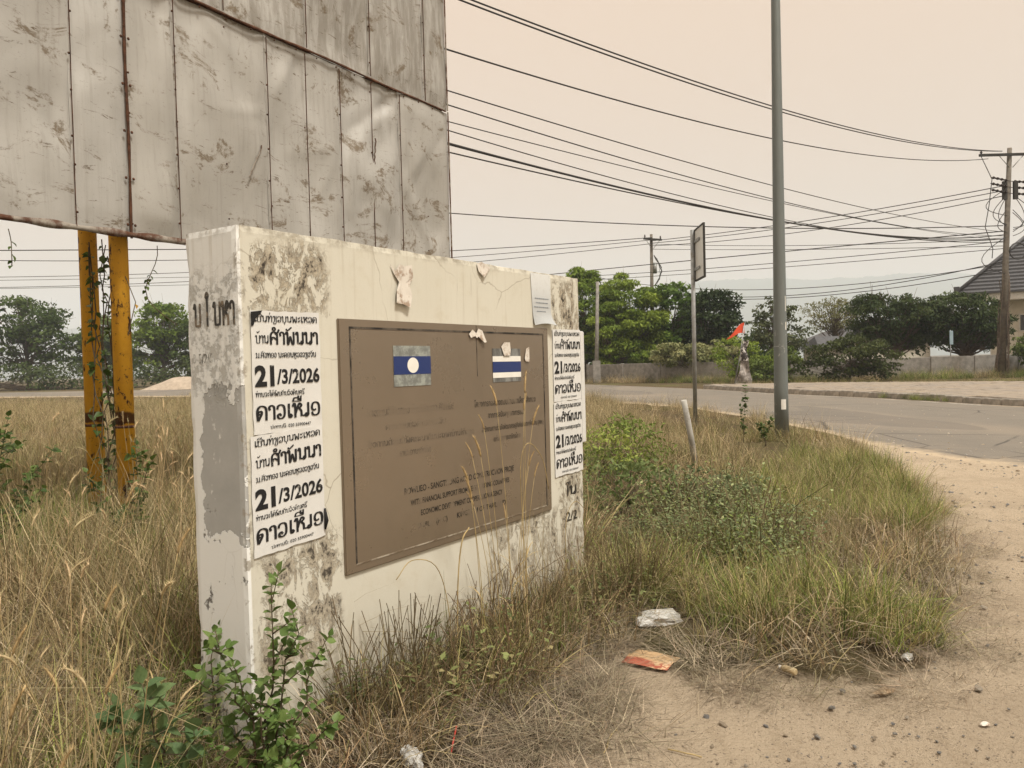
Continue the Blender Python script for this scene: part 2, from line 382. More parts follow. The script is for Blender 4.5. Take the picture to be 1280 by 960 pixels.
# ------------------------------------------------------------------ lettering: Lao glyphs drawn as pen strokes
# each glyph: advance, strokes "x,y x,y ..|x,y .." in units of the letter height
LAO = {
 'າ':(.55,'.10,.70 .06,.88 .22,1 .38,.92 .42,.72 .42,0'),
 'ນ':(.86,'.04,.84 .12,1 .22,.88 .22,.08|.22,.12 .45,.06 .60,.24 .70,.12 .60,.0 .52,.1|.72,1 .72,.12'),
 'ບ':(.84,'.04,.84 .12,1 .22,.88 .22,.14 .32,.02 .58,.02 .70,.14 .70,1'),
 'ປ':(.84,'.04,.84 .12,1 .22,.88 .22,.14 .32,.02 .58,.02 .70,.14 .70,1.42'),
 'ມ':(.90,'.06,.86 .14,1 .26,.88 .26,.2 .16,.02 .06,.12 .26,.2 .5,.14 .64,.02|.76,1 .76,.0'),
 'ພ':(.98,'.04,.84 .12,1 .22,.88 .22,.1 .30,.02 .47,.62 .66,.02 .80,.12 .80,1'),
 'ສ':(.90,'.24,.40 .12,.34 .14,.48 .36,.56 .60,.40|.12,.0 .10,.70 .26,.98 .52,.98 .68,.76 .68,0|.52,.86 .74,.98 .86,1.2'),
 'ດ':(.88,'.32,.42 .18,.42 .14,.56 .34,.64 .40,.46 .16,.0|.12,.0 .10,.70 .28,.98 .54,.98 .72,.76 .72,0'),
 'ວ':(.76,'.10,.72 .16,.92 .38,1 .60,.84 .62,.26 .46,.02 .20,.02 .12,.22 .26,.34 .36,.22'),
 'ເ':(.46,'.20,1 .20,.16 .30,.02 .40,.12 .30,.24 .20,.16'),
 'ແ':(.86,'.20,1 .20,.16 .30,.02 .40,.12 .20,.16|.58,1 .58,.16 .68,.02 .78,.12 .58,.16'),
 'ຫ':(.86,'.04,.84 .12,1 .22,.88 .22,.0|.22,.24 .52,.92 .64,1 .74,.86 .60,.70 .42,.58 .68,.34 .70,0'),
 'ໜ':(1.42,'.04,.84 .12,1 .22,.88 .22,.0|.22,.20 .44,.84 .58,1 .70,.84 .54,.64 .68,.44 .70,.06|.70,.10 .92,.06 1.08,.22 1.2,.1 1.08,.0 1.0,.1|1.24,1 1.24,.12'),
 'ອ':(.80,'.42,.46 .24,.40 .12,.58 .18,.90 .44,1 .66,.80 .66,.22 .46,.02 .20,.06 .12,.24'),
 'ຊ':(.84,'.06,.78 .12,.98 .28,.90 .16,.60 .14,.14 .28,.02 .56,.02 .66,.16 .62,.72 .48,.84|.60,.8 .74,.96 .80,1.18'),
 'ຂ':(.84,'.06,.78 .12,.98 .28,.90 .16,.60 .14,.14 .28,.02 .56,.02 .66,.16 .64,1'),
 'ທ':(.86,'.04,.84 .12,1 .22,.88 .22,.0|.22,.16 .46,.90 .60,1 .72,.84 .72,0'),
 'ຽ':(.72,'.08,.80 .18,1 .34,.88 .30,.2 .14,-.12 .28,-.34 .52,-.22 .58,.1 .58,1'),
 'ງ':(.66,'.06,.44 .24,.06 .38,.02 .50,.20 .54,.80 .40,1 .22,.94 .20,.74'),
 'ຄ':(.86,'.14,.16 .36,.24 .42,.46 .26,.48 .14,.16|.12,.0 .10,.70 .28,.98 .54,.98 .70,.76 .70,0'),
 'ຈ':(.72,'.08,.74 .20,.98 .46,.96 .58,.66 .52,.10 .36,.0 .24,.14 .36,.28 .5,.2'),
 'ກ':(.80,'.14,.0 .14,.58 .04,.70 .20,.96 .50,1 .66,.78 .66,0'),
 'ຕ':(.88,'.14,.2 .36,.3 .40,.5 .24,.46|.12,.0 .10,.74 .24,1 .40,.84 .56,1 .72,.74 .72,0'),
 'ຣ':(.62,'.50,.96 .24,1 .10,.78 .40,.56 .48,.14 .30,.0 .16,.16 .34,.26'),
 'ລ':(.84,'.10,.26 .2,.02 .32,.16 .16,.34 .10,.70 .28,.98 .54,.98 .68,.76 .68,0'),
 'ຮ':(.84,'.10,.26 .2,.02 .32,.16 .16,.34 .10,.70 .28,.98 .54,.98 .68,.76 .68,0|.54,.98 .8,1.2'),
 'ໄ':(.46,'.24,.0 .24,1.16 .10,1.34 .16,1.52 .40,1.42'),
 'ໂ':(.46,'.24,.0 .24,1.16 .10,1.30 .24,1.46 .42,1.32'),
 'ໃ':(.46,'.24,.0 .24,1.16 .10,1.34 .22,1.5 .36,1.4 .28,1.28'),
 'ະ':(.54,'.10,.84 .20,.66 .30,.72 .44,.94|.10,.30 .20,.10 .30,.18 .44,.40'),
 '.':(.30,'.10,.0 .16,.06'), ':':(.36,'.14,.1 .18,.14|.14,.6 .18,.64'), '-':(.5,'.1,.45 .4,.45'), ' ':(.38,''),
 # combining marks (drawn above or below the letter before)
 'ັ':(0,'.10,1.26 .20,1.16 .34,1.22 .60,1.42'), 'ີ':(0,'.06,1.2 .16,1.42 .42,1.44 .62,1.2 .06,1.2|.62,1.2 .66,1.52'),
 'ື':(0,'.06,1.2 .16,1.42 .42,1.44 .64,1.2 .06,1.2|.48,1.3 .48,1.56|.66,1.2 .68,1.56'), 'ິ':(0,'.06,1.2 .16,1.42 .42,1.44 .62,1.2 .06,1.2'),
 'ຸ':(0,'.34,-.14 .48,-.14 .48,-.38'), 'ຼ':(0,'.06,-.16 .46,-.14 .56,-.3 .2,-.34'),
 'ົ':(0,'.06,1.3 .26,1.16 .36,1.4 .2,1.46|.36,1.36 .62,1.42'), '່':(0,'.42,1.3 .42,1.56'), '້':(0,'.30,1.5 .40,1.36 .52,1.42 .70,1.58'),
 'ໍ':(0,'.30,1.2 .44,1.14 .54,1.26 .44,1.4 .30,1.34 .30,1.2'),
}
def catmull(P, k=4):
    P = [np.array(p) for p in P]
    if len(P) < 3: return P
    Q = [2*P[0]-P[1]]+P+[2*P[-1]-P[-2]]; o = []
    for i in range(1, len(Q)-2):
        for j in range(k):
            u = j/k; a, b, c, d = Q[i-1:i+3]
            o.append(.5*(2*b+(c-a)*u+(2*a-5*b+4*c-d)*u*u+(3*b-a-3*c+d)*u**3))
    return o+[P[-1]]
def lao_shapes(text, pen=.15):
    """list of quads in em units and the text width"""
    x = 0; qs = []; last = 0
    text = text.replace('ຳ', 'ໍາ')
    for ch in text:
        adv, st = LAO[ch]
        ox = x if adv else x-last
        for s in st.split('|'):
            if not s: continue
            P = catmull([tuple(map(float, p.split(','))) for p in s.split()])
            for a, b in zip(P[:-1], P[1:]):
                d = b-a; L = np.hypot(*d)
                if L < 1e-6: continue
                d = d/L; w = pen*(.50+.50*abs(d[1]))*.5*(.8 if not adv else 1); nrm = np.array([-d[1], d[0]])*w; ex = d*w*.5
                qs.append([(ox+p[0], p[1]) for p in (a-ex-nrm, b+ex-nrm, b+ex+nrm, a-ex+nrm)])
        if adv: x += adv; last = adv
    return qs, x
_font_cache = {}
def font_shapes(text, bold=0.):
    k = (text, bold)
    if k not in _font_cache:
        c = bpy.data.curves.new('txt', 'FONT'); c.body = text; c.size = 1; c.offset = bold; c.resolution_u = 3
        o = bpy.data.objects.new('txt', c); COL.objects.link(o)
        dg = bpy.context.evaluated_depsgraph_get(); dg.update()
        me = bpy.data.meshes.new_from_object(o.evaluated_get(dg))
        V = [tuple(v.co)[:2] for v in me.vertices]; _font_cache[k] = [[V[i] for i in p.vertices] for p in me.polygons]
        bpy.data.objects.remove(o); bpy.data.curves.remove(c); bpy.data.meshes.remove(me)
    return _font_cache[k]
def put_text(mb, shapes, x0, x1, z, h, y=-.0, base=None):
    """fit shapes into x0..x1, baseline z, letter height h (x-z plane facing -Y)"""
    xs = [p[0] for q in shapes for p in q]; zs = [p[1] for q in shapes for p in q]
    lo, hi = min(xs), max(xs); ref = base or max(zs)
    for i, q in enumerate(shapes):
        mb.poly([(x0+(p[0]-lo)/(hi-lo)*(x1-x0), y-.00004*(i % 7), z+p[1]/ref*h) for p in q])

# ------------------------------------------------------------------ monument wall
t = NT('old_painted_plaster', .8, 0, .2)
x, y, z = t.xyz()
left = t.step(x, .020, .014)
cream = t.mix(t.noise(1.6, 5, .6), (.545, .525, .445), (.64, .625, .55))
cream = t.mix(t.step(t.noise(7, 6, .7), .5, .8, 0, .5), cream, (.47, .42, .315))
pale = t.mix(t.noise(3, 6, .65), (.74, .76, .75), (.82, .83, .82))
k = t.mix(left, cream, pale)
nz = t.noise(12, 8, .74, t.co('Object', (1.15, 1.15, .62)), .5); nz2 = t.noise(30, 6, .75); big = t.noise(4.2, 5, .65)
wave = t.math('MULTIPLY', t.math('SUBTRACT', big, .5), .34)
zc, xc = t.add(z, wave), t.add(x, t.math('MULTIPLY', t.math('SUBTRACT', t.noise(7, 6, .7), .5), .22))
front = t.step(y, .026, .018)
def zone(x0, x1, z0, z1): return t.mul(t.box([(xc, x0, x1, .03), (zc, z0, z1, .05)]), front)
# torn paste and paper scars
sc1 = zone(.03, .44, 1.70, 2.03); sc2 = zone(.05, .46, .30, .80); sc3 = zone(2.28, 2.60, 1.70, 2.05); sc4 = zone(2.30, 2.60, .22, .82)
sc5 = t.mul(zone(1.55, 2.3, .25, .62), .8)
scar = t.mx(t.mx(sc1, t.mul(sc2, .92)), t.mx(sc3, t.mx(t.mul(sc4, .9), sc5)))
bare = t.mul(scar, t.step(nz, .475, .515)); core = t.mul(scar, t.step(nz, .55, .59))
k = t.mix(t.mul(bare, .9), k, t.mix(t.step(nz2, .38, .6), (.44, .39, .30), (.24, .205, .155)))
k = t.mix(t.mul(core, t.step(nz2, .36, .56)), k, (.040, .034, .028))
# general scars, specks and rain streaks
sp_ = t.mul(t.step(t.noise(9, 7, .75), .66, .70), t.step(t.noise(1.5, 3), .45, .6))
k = t.mix(t.mul(sp_, .7), k, (.33, .28, .2))
str_ = t.mul(t.step(t.noise(3, 5, .6, t.co('Object', (9, 9, .35))), .52, .76), t.step(z, 1.0, 2.0))
k = t.mix(t.mul(str_, .45), k, (.34, .29, .21))
drip = t.mul(t.step(t.noise(4, 6, .7, t.co('Object', (7, 7, .25))), .60, .68), t.step(t.add(z, wave), 1.62, 2.1)); k = t.mix(t.mul(drip, .6), k, (.22, .18, .125))
topg = t.mul(t.step(z, WH-.05, WH-.005), t.step(t.noise(14, 6, .7), .42, .62)); k = t.mix(t.mul(topg, .6), k, (.17, .14, .1))
low = t.mul(t.step(t.add(z, wave), .55, .0), t.step(t.noise(8, 7, .7), .3, .62)); k = t.mix(t.mul(low, .55), k, (.33, .26, .165))
# left end: peeled grey patch, rubbed stencil, chips
yn = t.add(y, t.math('MULTIPLY', t.math('SUBTRACT', t.noise(7, 6, .65), .5), .26)); zl = t.add(z, t.math('MULTIPLY', t.math('SUBTRACT', t.noise(5, 5), .5), .5))
peel = t.mul(left, t.step(t.mul(t.box([(yn, -.02, .255, .03), (zl, .86, 1.42, .06)]), 1.0), .42, .5))
k = t.mix(peel, k, t.mix(t.noise(5, 7, .7), (.30, .305, .30), (.50, .50, .485)))
flk = t.mul(peel, t.step(t.noise(9, 8, .75, t.co('Object', (1, 1, .45))), .60, .63)); k = t.mix(flk, k, (.66, .67, .65))
rub = t.mul(left, t.box([(y, .0, .32, .02), (zc, 1.42, 1.90, .05)]), t.step(t.noise(16, 8, .78), .47, .56))
k = t.mix(t.mul(rub, .6), k, (.30, .29, .26))
chip = t.mul(left, t.step(z, 1.05, .8), t.step(t.noise(7, 6, .7, t.co('Object', (1, 1, .7))), .60, .63)); k = t.mix(chip, k, t.mix(nz2, (.30, .29, .27), (.10, .095, .09)))
cr = t.mul(t.step(t.vor(2.2, t.mix(.12, t.co(), t.noise(3, 4, .6, color=True))), .006, .001), t.step(t.noise(1.2, 3), .46, .6)); k = t.mix(t.mul(cr, .55), k, (.2, .16, .11))
edge_ = t.mul(t.box([(x, -.01, .03, .01)]), t.step(y, .03, .01), t.step(t.noise(11, 7, .75), .52, .58)); k = t.mix(t.mul(edge_, .8), k, (.30, .27, .22))
t.col(k)
h = t.math('SUBTRACT', t.mul(t.noise(60, 5, .7), .10), t.add(t.mul(bare, .35), t.add(peel, t.add(chip, t.mul(rub, .3)))))
t.bump(h, .006, .9)
M['plaster'] = t.m
wall = empty('monument_wall', WO, R(90)-YAW, 'cream painted concrete monument wall with brown inscription plaque beside the dirt verge', 'monument')
bm = bmesh.new(); bmesh.ops.create_cube(bm, size=1)
bmesh.ops.scale(bm, vec=(WL, WT, WH+.1), verts=bm.verts); bmesh.ops.translate(bm, vec=(WL/2, WT/2, (WH-.1)/2), verts=bm.verts)
bmesh.ops.subdivide_edges(bm, edges=bm.edges[:], cuts=1); 
for ax_, n_ in ((0, 46), (2, 38)):
    for i in range(1, n_):
        pl = [0, 0, 0]; pl[ax_] = (WL*i/n_ if ax_ == 0 else -.1+(WH+.1)*i/n_); no = [0, 0, 0]; no[ax_] = 1
        bmesh.ops.bisect_plane(bm, geom=bm.verts[:]+bm.edges[:]+bm.faces[:], plane_co=pl, plane_no=no)
for pl, no in (((.028,0,0),(1,0,0)), ((WL-.028,0,0),(1,0,0)), ((0,.028,0),(0,1,0)), ((0,WT-.028,0),(0,1,0)), ((0,0,WH-.028),(0,0,1))):
    bmesh.ops.bisect_plane(bm, geom=bm.verts[:]+bm.edges[:]+bm.faces[:], plane_co=pl, plane_no=no)
for v in bm.verts:
    p = v.co; ex = [min(abs(p.x), abs(p.x-WL)) < 1e-4, min(abs(p.y), abs(p.y-WT)) < 1e-4, abs(p.z-WH) < 1e-4]
    if sum(ex) >= 2:
        a_ = .0035+.012*max(0, noise.noise(p*4.5)-.22)+.004*noise.noise(p*11)
        c_ = Vector((WL/2, WT/2, WH/2)); q = p.copy()
        if ex[0]: q.x += a_*(1 if p.x < c_.x else -1)
        if ex[1]: q.y += a_*(1 if p.y < c_.y else -1)
        if ex[2]: q.z -= a_
        v.co = q
me = bpy.data.meshes.new('plaster_body'); bm.to_mesh(me); bm.free()
link('plaster_body', me, M['plaster'], wall)

# plaque
t = NT('brown_plaque_paint', .38, .35, .4)
k = t.mix(t.noise(1.1, 5, .6), (.185, .145, .103), (.25, .20, .148))
k = t.mix(t.step(t.noise(2.2, 6, .65, t.co('Object', (1, 1, .5))), .5, .75, 0, .5), k, (.165, .13, .092))
k = t.mix(t.step(t.noise(5, 8, .8, t.co('Object', (3, 1, .4))), .62, .74, 0, .3), k, (.32, .26, .2)); t.col(k)
t.rough(t.step(t.noise(3, 6, .7), .3, .7, 0.24, .42)); t.bump(t.noise(3.2, 4, .5), .004, .35); M['plaque'] = t.m
PX0, PX1, PZ0, PZ1 = .49, 2.195, .609, 1.725
def bev_box(lo, hi, off=.004, seg=2):
    bm = bmesh.new(); bmesh.ops.create_cube(bm, size=1)
    s = [hi[i]-lo[i] for i in range(3)]; c = [(hi[i]+lo[i])/2 for i in range(3)]
    bmesh.ops.scale(bm, vec=s, verts=bm.verts); bmesh.ops.translate(bm, vec=c, verts=bm.verts)
    bmesh.ops.bevel(bm, geom=bm.edges[:], offset=off, segments=seg, affect='EDGES')
    me = bpy.data.meshes.new('block'); bm.to_mesh(me); bm.free(); return me
plq = link('plaque', bev_box((PX0, -.012, PZ0), (PX1, .004, PZ1)), M['plaque'], wall)
YF = -.0125
t = NT('plaque_border', .6, .2); t.col(t.mix(t.step(t.noise(9, 6, .7), .4, .6), (.022, .02, .018), (.12, .10, .08))); M['border'] = t.m
t = NT('plaque_border_worn', .5, .2); t.col(t.mix(t.step(t.noise(9, 6, .7), .4, .6), (.42, .38, .31), (.17, .13, .09))); M['borderw'] = t.m
bx0, bx1, bz0, bz1 = PX0+.068, PX1-.062, PZ0+.040, PZ1-.042
link('border_line', MB().box((bx0, YF-.0015, bz1), (bx1, YF+.001, bz1+.009)).mesh(), M['border'], plq)
link('border_line', MB().box((bx0-.008, YF-.0015, bz0), (bx0, YF+.001, bz1+.009)).mesh(), M['border'], plq)
link('border_line', MB().box((bx0-.008, YF-.0015, bz0-.006), (bx1, YF+.001, bz0)).mesh(), M['borderw'], plq)
link('border_line', MB().box((bx1, YF-.0015, bz0-.006), (bx1+.008, YF+.001, bz1+.009)).mesh(), M['border'], plq)
lnm = MB(); lnm.box((1.468, YF-.0008, 1.45), (1.472, YF+.001, PZ1-.002)); lnm.build('plate_joint', M['border'], plq)
# flags: enamel bands with the red stripes flaked down to bare metal
t = NT('flaked_flag_ground', .6, .3); t.col(t.mix(t.step(t.noise(18, 7, .75), .4, .6), (.36, .39, .36), (.20, .21, .20))); M['flaked'] = t.m
t = NT('flaked_flag_ground_dark', .6, .3); t.col(t.mix(t.step(t.noise(18, 7, .75, t.co('Object', (1, 1, .3))), .4, .6), (.27, .28, .27), (.12, .12, .115))); M['flaked2'] = t.m
t = NT('blue_enamel', .35, 0, .5); t.col(t.mix(t.step(t.noise(22, 6, .7), .68, .72), (.010, .028, .135), (.3, .32, .36))); M['blue'] = t.m
M['enamelw'] = plain('white_enamel', (.78, .77, .72), .4, 0, .06, 10)
fl = link('flag_panel', MB().box((.823, YF-.002, 1.418), (1.086, YF+.001, 1.61)).mesh(), M['flaked'], plq)
link('blue_band', MB().box((.8225, YF-.0032, 1.474), (1.0865, YF-.0021, 1.560)).mesh(), M['blue'], plq)
d = MB(); d.poly([(.955+.040*math.cos(2*math.pi*i/32), YF-.0042, 1.517+.037*math.sin(2*math.pi*i/32)) for i in range(32)]); d.build('white_disc', M['enamelw'], plq)
fl = link('flag_panel', MB().box((1.609, YF-.002, 1.413), (1.884, YF+.001, 1.600)).mesh(), M['flaked2'], plq)
link('white_band', MB().box((1.6085, YF-.0032, 1.527), (1.8845, YF-.0021, 1.557)).mesh(), M['enamelw'], plq)
link('blue_band', MB().box((1.6085, YF-.0034, 1.467), (1.8845, YF-.0021, 1.526)).mesh(), M['blue'], plq)
link('white_band', MB().box((1.6085, YF-.0032, 1.437), (1.8845, YF-.0021, 1.466)).mesh(), M['enamelw'], plq)
# inscription, partly rubbed away
def worn_ink(name, a, b, c=(.016, .014, .012)):
    t = NT(name, .6); t.col(t.mix(t.step(t.noise(10, 5, .7), a, b), c, (.215, .172, .125))); return t.m
ink1, ink2, ink3 = worn_ink('engraved_ink', .50, .62, (.045,.037,.029)), worn_ink('rubbed_ink', .40, .54, (.085, .07, .055)), worn_ink('fresh_ink', .53, .62, (.03,.025,.02))
YT = YF-.0006
def inscription(rows, m):
    for s, x0, x1, z_, h, kind in rows:
        mb = MB()
        put_text(mb, lao_shapes(s, .13)[0] if kind == 'lao' else font_shapes(s, .012), x0, x1, z_, h, YT, 1.0 if kind == 'lao' else None)
        mb.build('inscription', m, plq)
LR = [('ໂຄງການກໍ່ສ້າງທາງ ບ້ານບົກລຽວ-ສັງທອງ', .645, 1.262, 1.290, .027), ('ຕາມການຊ່ວຍດ້ານການເງິນ', .76, 1.194, 1.222, .022),
      ('ອົງການຮ່ວມມືພັດທະນາກັບປະເທດບ້ານໃກ້ຄຽງ', .646, 1.43, 1.150, .022), ('ຣາຊະອານາຈັກໄທ', .847, 1.07, 1.090, .022)]
LR = [(''.join(c for c in s if c in LAO), a, b, c_, d_) for s, a, b, c_, d_ in LR]
inscription([(s, a, b, c_, d_, 'lao') for s, a, b, c_, d_ in LR], ink2)
inscription([('โครงการก่อสร้างถนนบ้านเกาเลี้ยว-สังทอง', 1.435, 2.036, 1.286, .040, 'f'), ('จากการสนับสนุนทางการเงิน', 1.557, 1.903, 1.220, .034, 'f'),
             ('สำนักงานความร่วมมือพัฒนาเศรษฐกิจกับประเทศเพื่อนบ้าน (สพพ.)', 1.495, 2.119, 1.148, .034, 'f'), ('แห่งราชอาณาจักรไทย', 1.603, 1.864, 1.088, .034, 'f')], ink1)
inscription([('ROWLIEO - SANGTHONG ROAD CONSTRUCTION PROJE', .872, 1.79, .905, .030, 'f'), ('WITH FINANCIAL SUPPORT FROM NEIGHBOURING COUNTRIES', .914, 1.74, .846, .027, 'f'),
             ('ECONOMIC DEVELOPMENT COOPERATION AGENCY', .985, 1.67, .788, .027, 'f')], ink3)
inscription([('PUBLIC (PLC)       KINGDOM OF THAILAND', .965, 1.70, .726, .027, 'f')], worn_ink('half_lost_ink', .46, .56))
# stencil and scribbles left on the plaster
mb = MB(); sh = lao_shapes('ບ ໃ ບຫາ', .2)[0]
for i, q in enumerate(sh): mb.poly([(-.0015-.00004*(i % 5), .285-p[0]*.062, 1.69+p[1]*.085) for p in q])
mb.build('stencil_lettering', worn_ink('stencil_ink', .5, .58, (.045, .043, .04)), wall)
mb = MB()
for s, yy, zz, hh in (('3 5/2/5', .30, 1.545, .052), ('01', .17, 1.445, .05)):
    for q in font_shapes(s, .01): mb.poly([(-.0016, yy-p[0]*hh*.9, zz+p[1]*hh) for p in q])
t = NT('faint_ink', .8); t.col(t.mix(t.step(t.noise(20, 5, .7), .42, .58), (.16, .155, .14), (.60, .61, .59))); mb.build('faded_numbers', t.m, wall)
mb = MB(); put_text(mb, lao_shapes('ໃນ.', .2)[0], 2.38, 2.55, .665, .055, -.0015, 1.0); put_text(mb, font_shapes('2/2', .02), 2.38, 2.52, .50, .06, -.0015)
mb.build('scrawled_lettering', worn_ink('scrawl_ink', .5, .58, (.03, .027, .023)), wall)

# bill posters pasted on the wall (each one can be peeled off: a thing of its own)
t = NT('poster_paper', .75, 0, .2); k = t.mix(t.noise(6, 5, .6), (.58, .58, .565), (.72, .72, .705))
k = t.mix(t.step(t.noise(2.4, 4, .6), .5, .7, 0, .45), k, (.50, .485, .45))
k = t.mix(t.step(t.noise(3, 6, .7), .58, .75, 0, .5), k, (.5, .48, .43)); t.col(k); t.bump(t.noise(9, 5, .6, t.co('Object', (2, 1, .5))), .006, .5); M['paper'] = t.m
t = NT('poster_ink', .6, 0, .3); t.col(t.mix(t.step(t.noise(25, 6, .7), .62, .70, 0, .8), (.014, .014, .015), (.4, .4, .38))); M['ink'] = t.m
def poster(label, x0, z0, w, h, shear=0., torn=False, narrow=False, corner=None):
    p = empty('bill_poster', WO+WD*x0+Vector((0, 0, z0)), R(90)-YAW, label, 'poster', 'black and white bill posters pasted on the wall')
    sd = random.uniform(0, 50)
    def yy(u, v): return -.004-.0022*abs(noise.noise(Vector((u*3, v*3, sd))))-.0016*abs(noise.noise(Vector((u*9+v*4, v*3, sd+4))))-.004*max(0, u-.9)*5*abs(noise.noise(Vector((v*5, sd, 1))))
    def fn(u, v):
        jx = .004*noise.noise(Vector((v*9, sd, 0)))*(u < .01 or u > .99); jz = .005*noise.noise(Vector((u*9, sd, 3)))*(v < .01 or v > .99)
        return (u*w+jx, yy(u, v), v*h+jz+shear*(u-.5))
    o = link('paper_sheet', grid_mesh(16, 22, fn), M['paper'], p)
    so = o.modifiers.new('thick', 'SOLIDIFY'); so.thickness = .0008; so.offset = 1; o.modifiers.new('crisp', 'EDGE_SPLIT').split_angle = R(35)
    def row(shp, a, b, base, hh, nm, ref=None):
        mb = MB(); put_text(mb, shp, a*w, b*w, h*(1-base), hh*h, 0, ref)
        mb.v = [(q[0], -.0078+q[1]-.004*max(0, q[0]/w-.9)*5*.5, q[2]+shear*(q[0]/w-.5)) for q in mb.v]
        mb.build('printed_line', M['ink'], p)
    g = lambda s: ''.join(c for c in s if c in LAO or c == 'ຳ')
    L = lambda s, pen: lao_shapes(g(s), pen)[0]
    row(L('ເຊີນທ່ຽວບຸນພະເຫວດ', .15), .05, .96, .088, .048, 'a', 1.)
    row(L('ບ້ານ', .16), .05, .235, .262, .062, 'b', 1.); row(L('ສຳພັນນາ', .19), .25, .97, .270, .098, 'c', 1.)
    row(L('ມ.ສັງທອງ ນະຄອນຫຼວງວຽງຈັນ', .17), .05, .93, .380, .038, 'd', 1.)
    row(font_shapes('21', .045), .03, .30, .605, .165, 'e'); row(font_shapes('/3/2026', .03), .335, .975, .595, .118, 'f', .72)
    row(L('ທ່ານຈະໄດ້ພົບກັບວົງດົນຕຣີ', .17), .03, .74, .695, .032, 'g', 1.)
    row(L('ດາວເໜືອ', .175), .03, .97, .885, .112, 'h', 1.)
    row(L('ປະທານນີ້ ', .15), .22, .44, .962, .022, 'i', 1.); row(font_shapes(': 020 55900447', .01), .45, .82, .962, .026, 'j')
    if torn:
        mb = MB(); mb.poly([(0, -.0094, h*.985), (0, -.0094, h*.865), (.035*w, -.0096, h*.88), (.06*w, -.0096, h*.93), (.13*w, -.0098, h*.975), (.16*w, -.0094, h*1.0)]); mb.build('torn_corner', M['black'], p)
    if corner:
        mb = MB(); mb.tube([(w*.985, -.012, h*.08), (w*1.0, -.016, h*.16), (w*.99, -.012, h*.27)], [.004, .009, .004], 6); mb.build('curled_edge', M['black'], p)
    return p
poster('bill poster dated 21/3/2026 with torn black corner, upper of the left pair', .048, 1.262, .340, .480, .004, torn=True)
poster('bill poster dated 21/3/2026 with dark curled right edge, lower of the left pair', .030, .797, .356, .468, .022, corner=True)
poster('upper of two narrow-looking bill posters at the far right end of wall', 2.262, 1.272, .345, .452, .004)
poster('lower of two bill posters at the far right end, ragged bottom edge', 2.256, .802, .350, .466, .004)
# notice with curled lower edge
t = NT('notice_paper', .5, 0, .4); x, y, z = t.xyz()
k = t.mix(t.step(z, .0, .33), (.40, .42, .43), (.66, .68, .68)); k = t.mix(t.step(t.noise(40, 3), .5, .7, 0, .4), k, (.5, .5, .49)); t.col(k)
nt_ = empty('paper_notice', WO+WD*2.03+Vector((0, 0, 1.737)), R(90)-YAW, 'pale printed notice with curled lower edge above right corner of plaque', 'notice')
def fn(u, v):
    c = max(0, .3-v)/.3
    return (.02*(1-v)*(1-u)+u*.222, -.004-.030*c*c*(.4+u), .004+v*.313+.012*math.sin(u*3)*c)
o = link('paper_sheet', grid_mesh(10, 14, fn), t.m, nt_); so = o.modifiers.new('thick', 'SOLIDIFY'); so.thickness = .001; o.modifiers.new('crisp', 'EDGE_SPLIT').split_angle = R(50)
mb = MB()
for i, (a, b) in enumerate(((.04, .19), (.05, .17), (.03, .19), (.06, .16), (.04, .18))):
    xx = a
    while xx < b: w_ = random.uniform(.008, .022); mb.box((xx, -.0062, .165-i*.026), (xx+w_, -.0056, .170-i*.026)); xx += w_+.005
mb.build('printed_rows', plain('notice_ink', (.22, .25, .29), .7), nt_)['kind'] = 'stuff'
# remains of torn paper
t = NT('torn_paper', .8, 0, .2); t.col(t.mix(t.step(t.noise(16, 6, .7), .5, .62), (.62, .58, .52), (.34, .26, .2))); M['scrap'] = t.m
def scrap(name, label, x0, z0, pts, fold=.02, cat='paper scrap'):
    mb = MB(); n = len(pts); cx = sum(p[0] for p in pts)/n; cz = sum(p[1] for p in pts)/n
    zl_, zh_ = min(p[1] for p in pts), max(p[1] for p in pts); k_ = lambda px, pz: -.004-fold*(1-(pz-zl_)/(zh_-zl_+1e-6))**2-.25*fold*abs(math.sin(px*40))
    vs = [(cx, k_(cx, cz), cz)]+[(px, k_(px, pz), pz) for px, pz in pts]+[((px+cx)/2, k_((px+cx)/2, (pz+cz)/2)-.1*fold*random.random(), (pz+cz)/2) for px, pz in pts]
    f = []
    for i in range(n): j = (i+1) % n; f += [(1+i, 1+j, 1+n+j, 1+n+i), (1+n+i, 1+n+j, 0)]
    mb.add(vs, f); me = mb.mesh()
    o = link(name, me, M['scrap'], None, WO+WD*x0+Vector((0, 0, z0)), (0, 0, R(90)-YAW)); so = o.modifiers.new('thick', 'SOLIDIFY'); so.thickness = .001
    return tag(o, label, cat)
scrap('torn_paper', 'torn curling paper scrap hanging on the cream wall above the plaque', .83, 1.79,
      [(0,.20),(.03,.17),(.06,.205),(.10,.20),(.15,.21),(.155,.15),(.12,.11),(.135,.06),(.11,.0),(.07,.015),(.02,.02),(.03,.08),(.05,.12),(.02,.155)], .016)
scrap('paper_scrap', 'dark curled paper scrap at the bare top edge of the wall', 1.50, 1.985, [(0,.07),(.04,.085),(.12,.06),(.09,.03),(.05,0),(.01,.03)], .010)
scrap('paper_scrap', 'curled white scrap stuck near the top middle of the plaque', 1.40, 1.635, [(.0,.04),(.03,.065),(.06,.045),(.085,.07),(.115,.06),(.14,.0),(.12,-.005),(.10,.035),(.06,.02),(.035,.04),(.01,.02)], .012).location += WN*.011
scrap('paper_scrap', 'small white sticker scrap over the top of the right flag', 1.69, 1.56, [(0,.05),(.03,.075),(.085,.075),(.09,.03),(.08,.0),(.02,.0)], .004).location += WN*.013
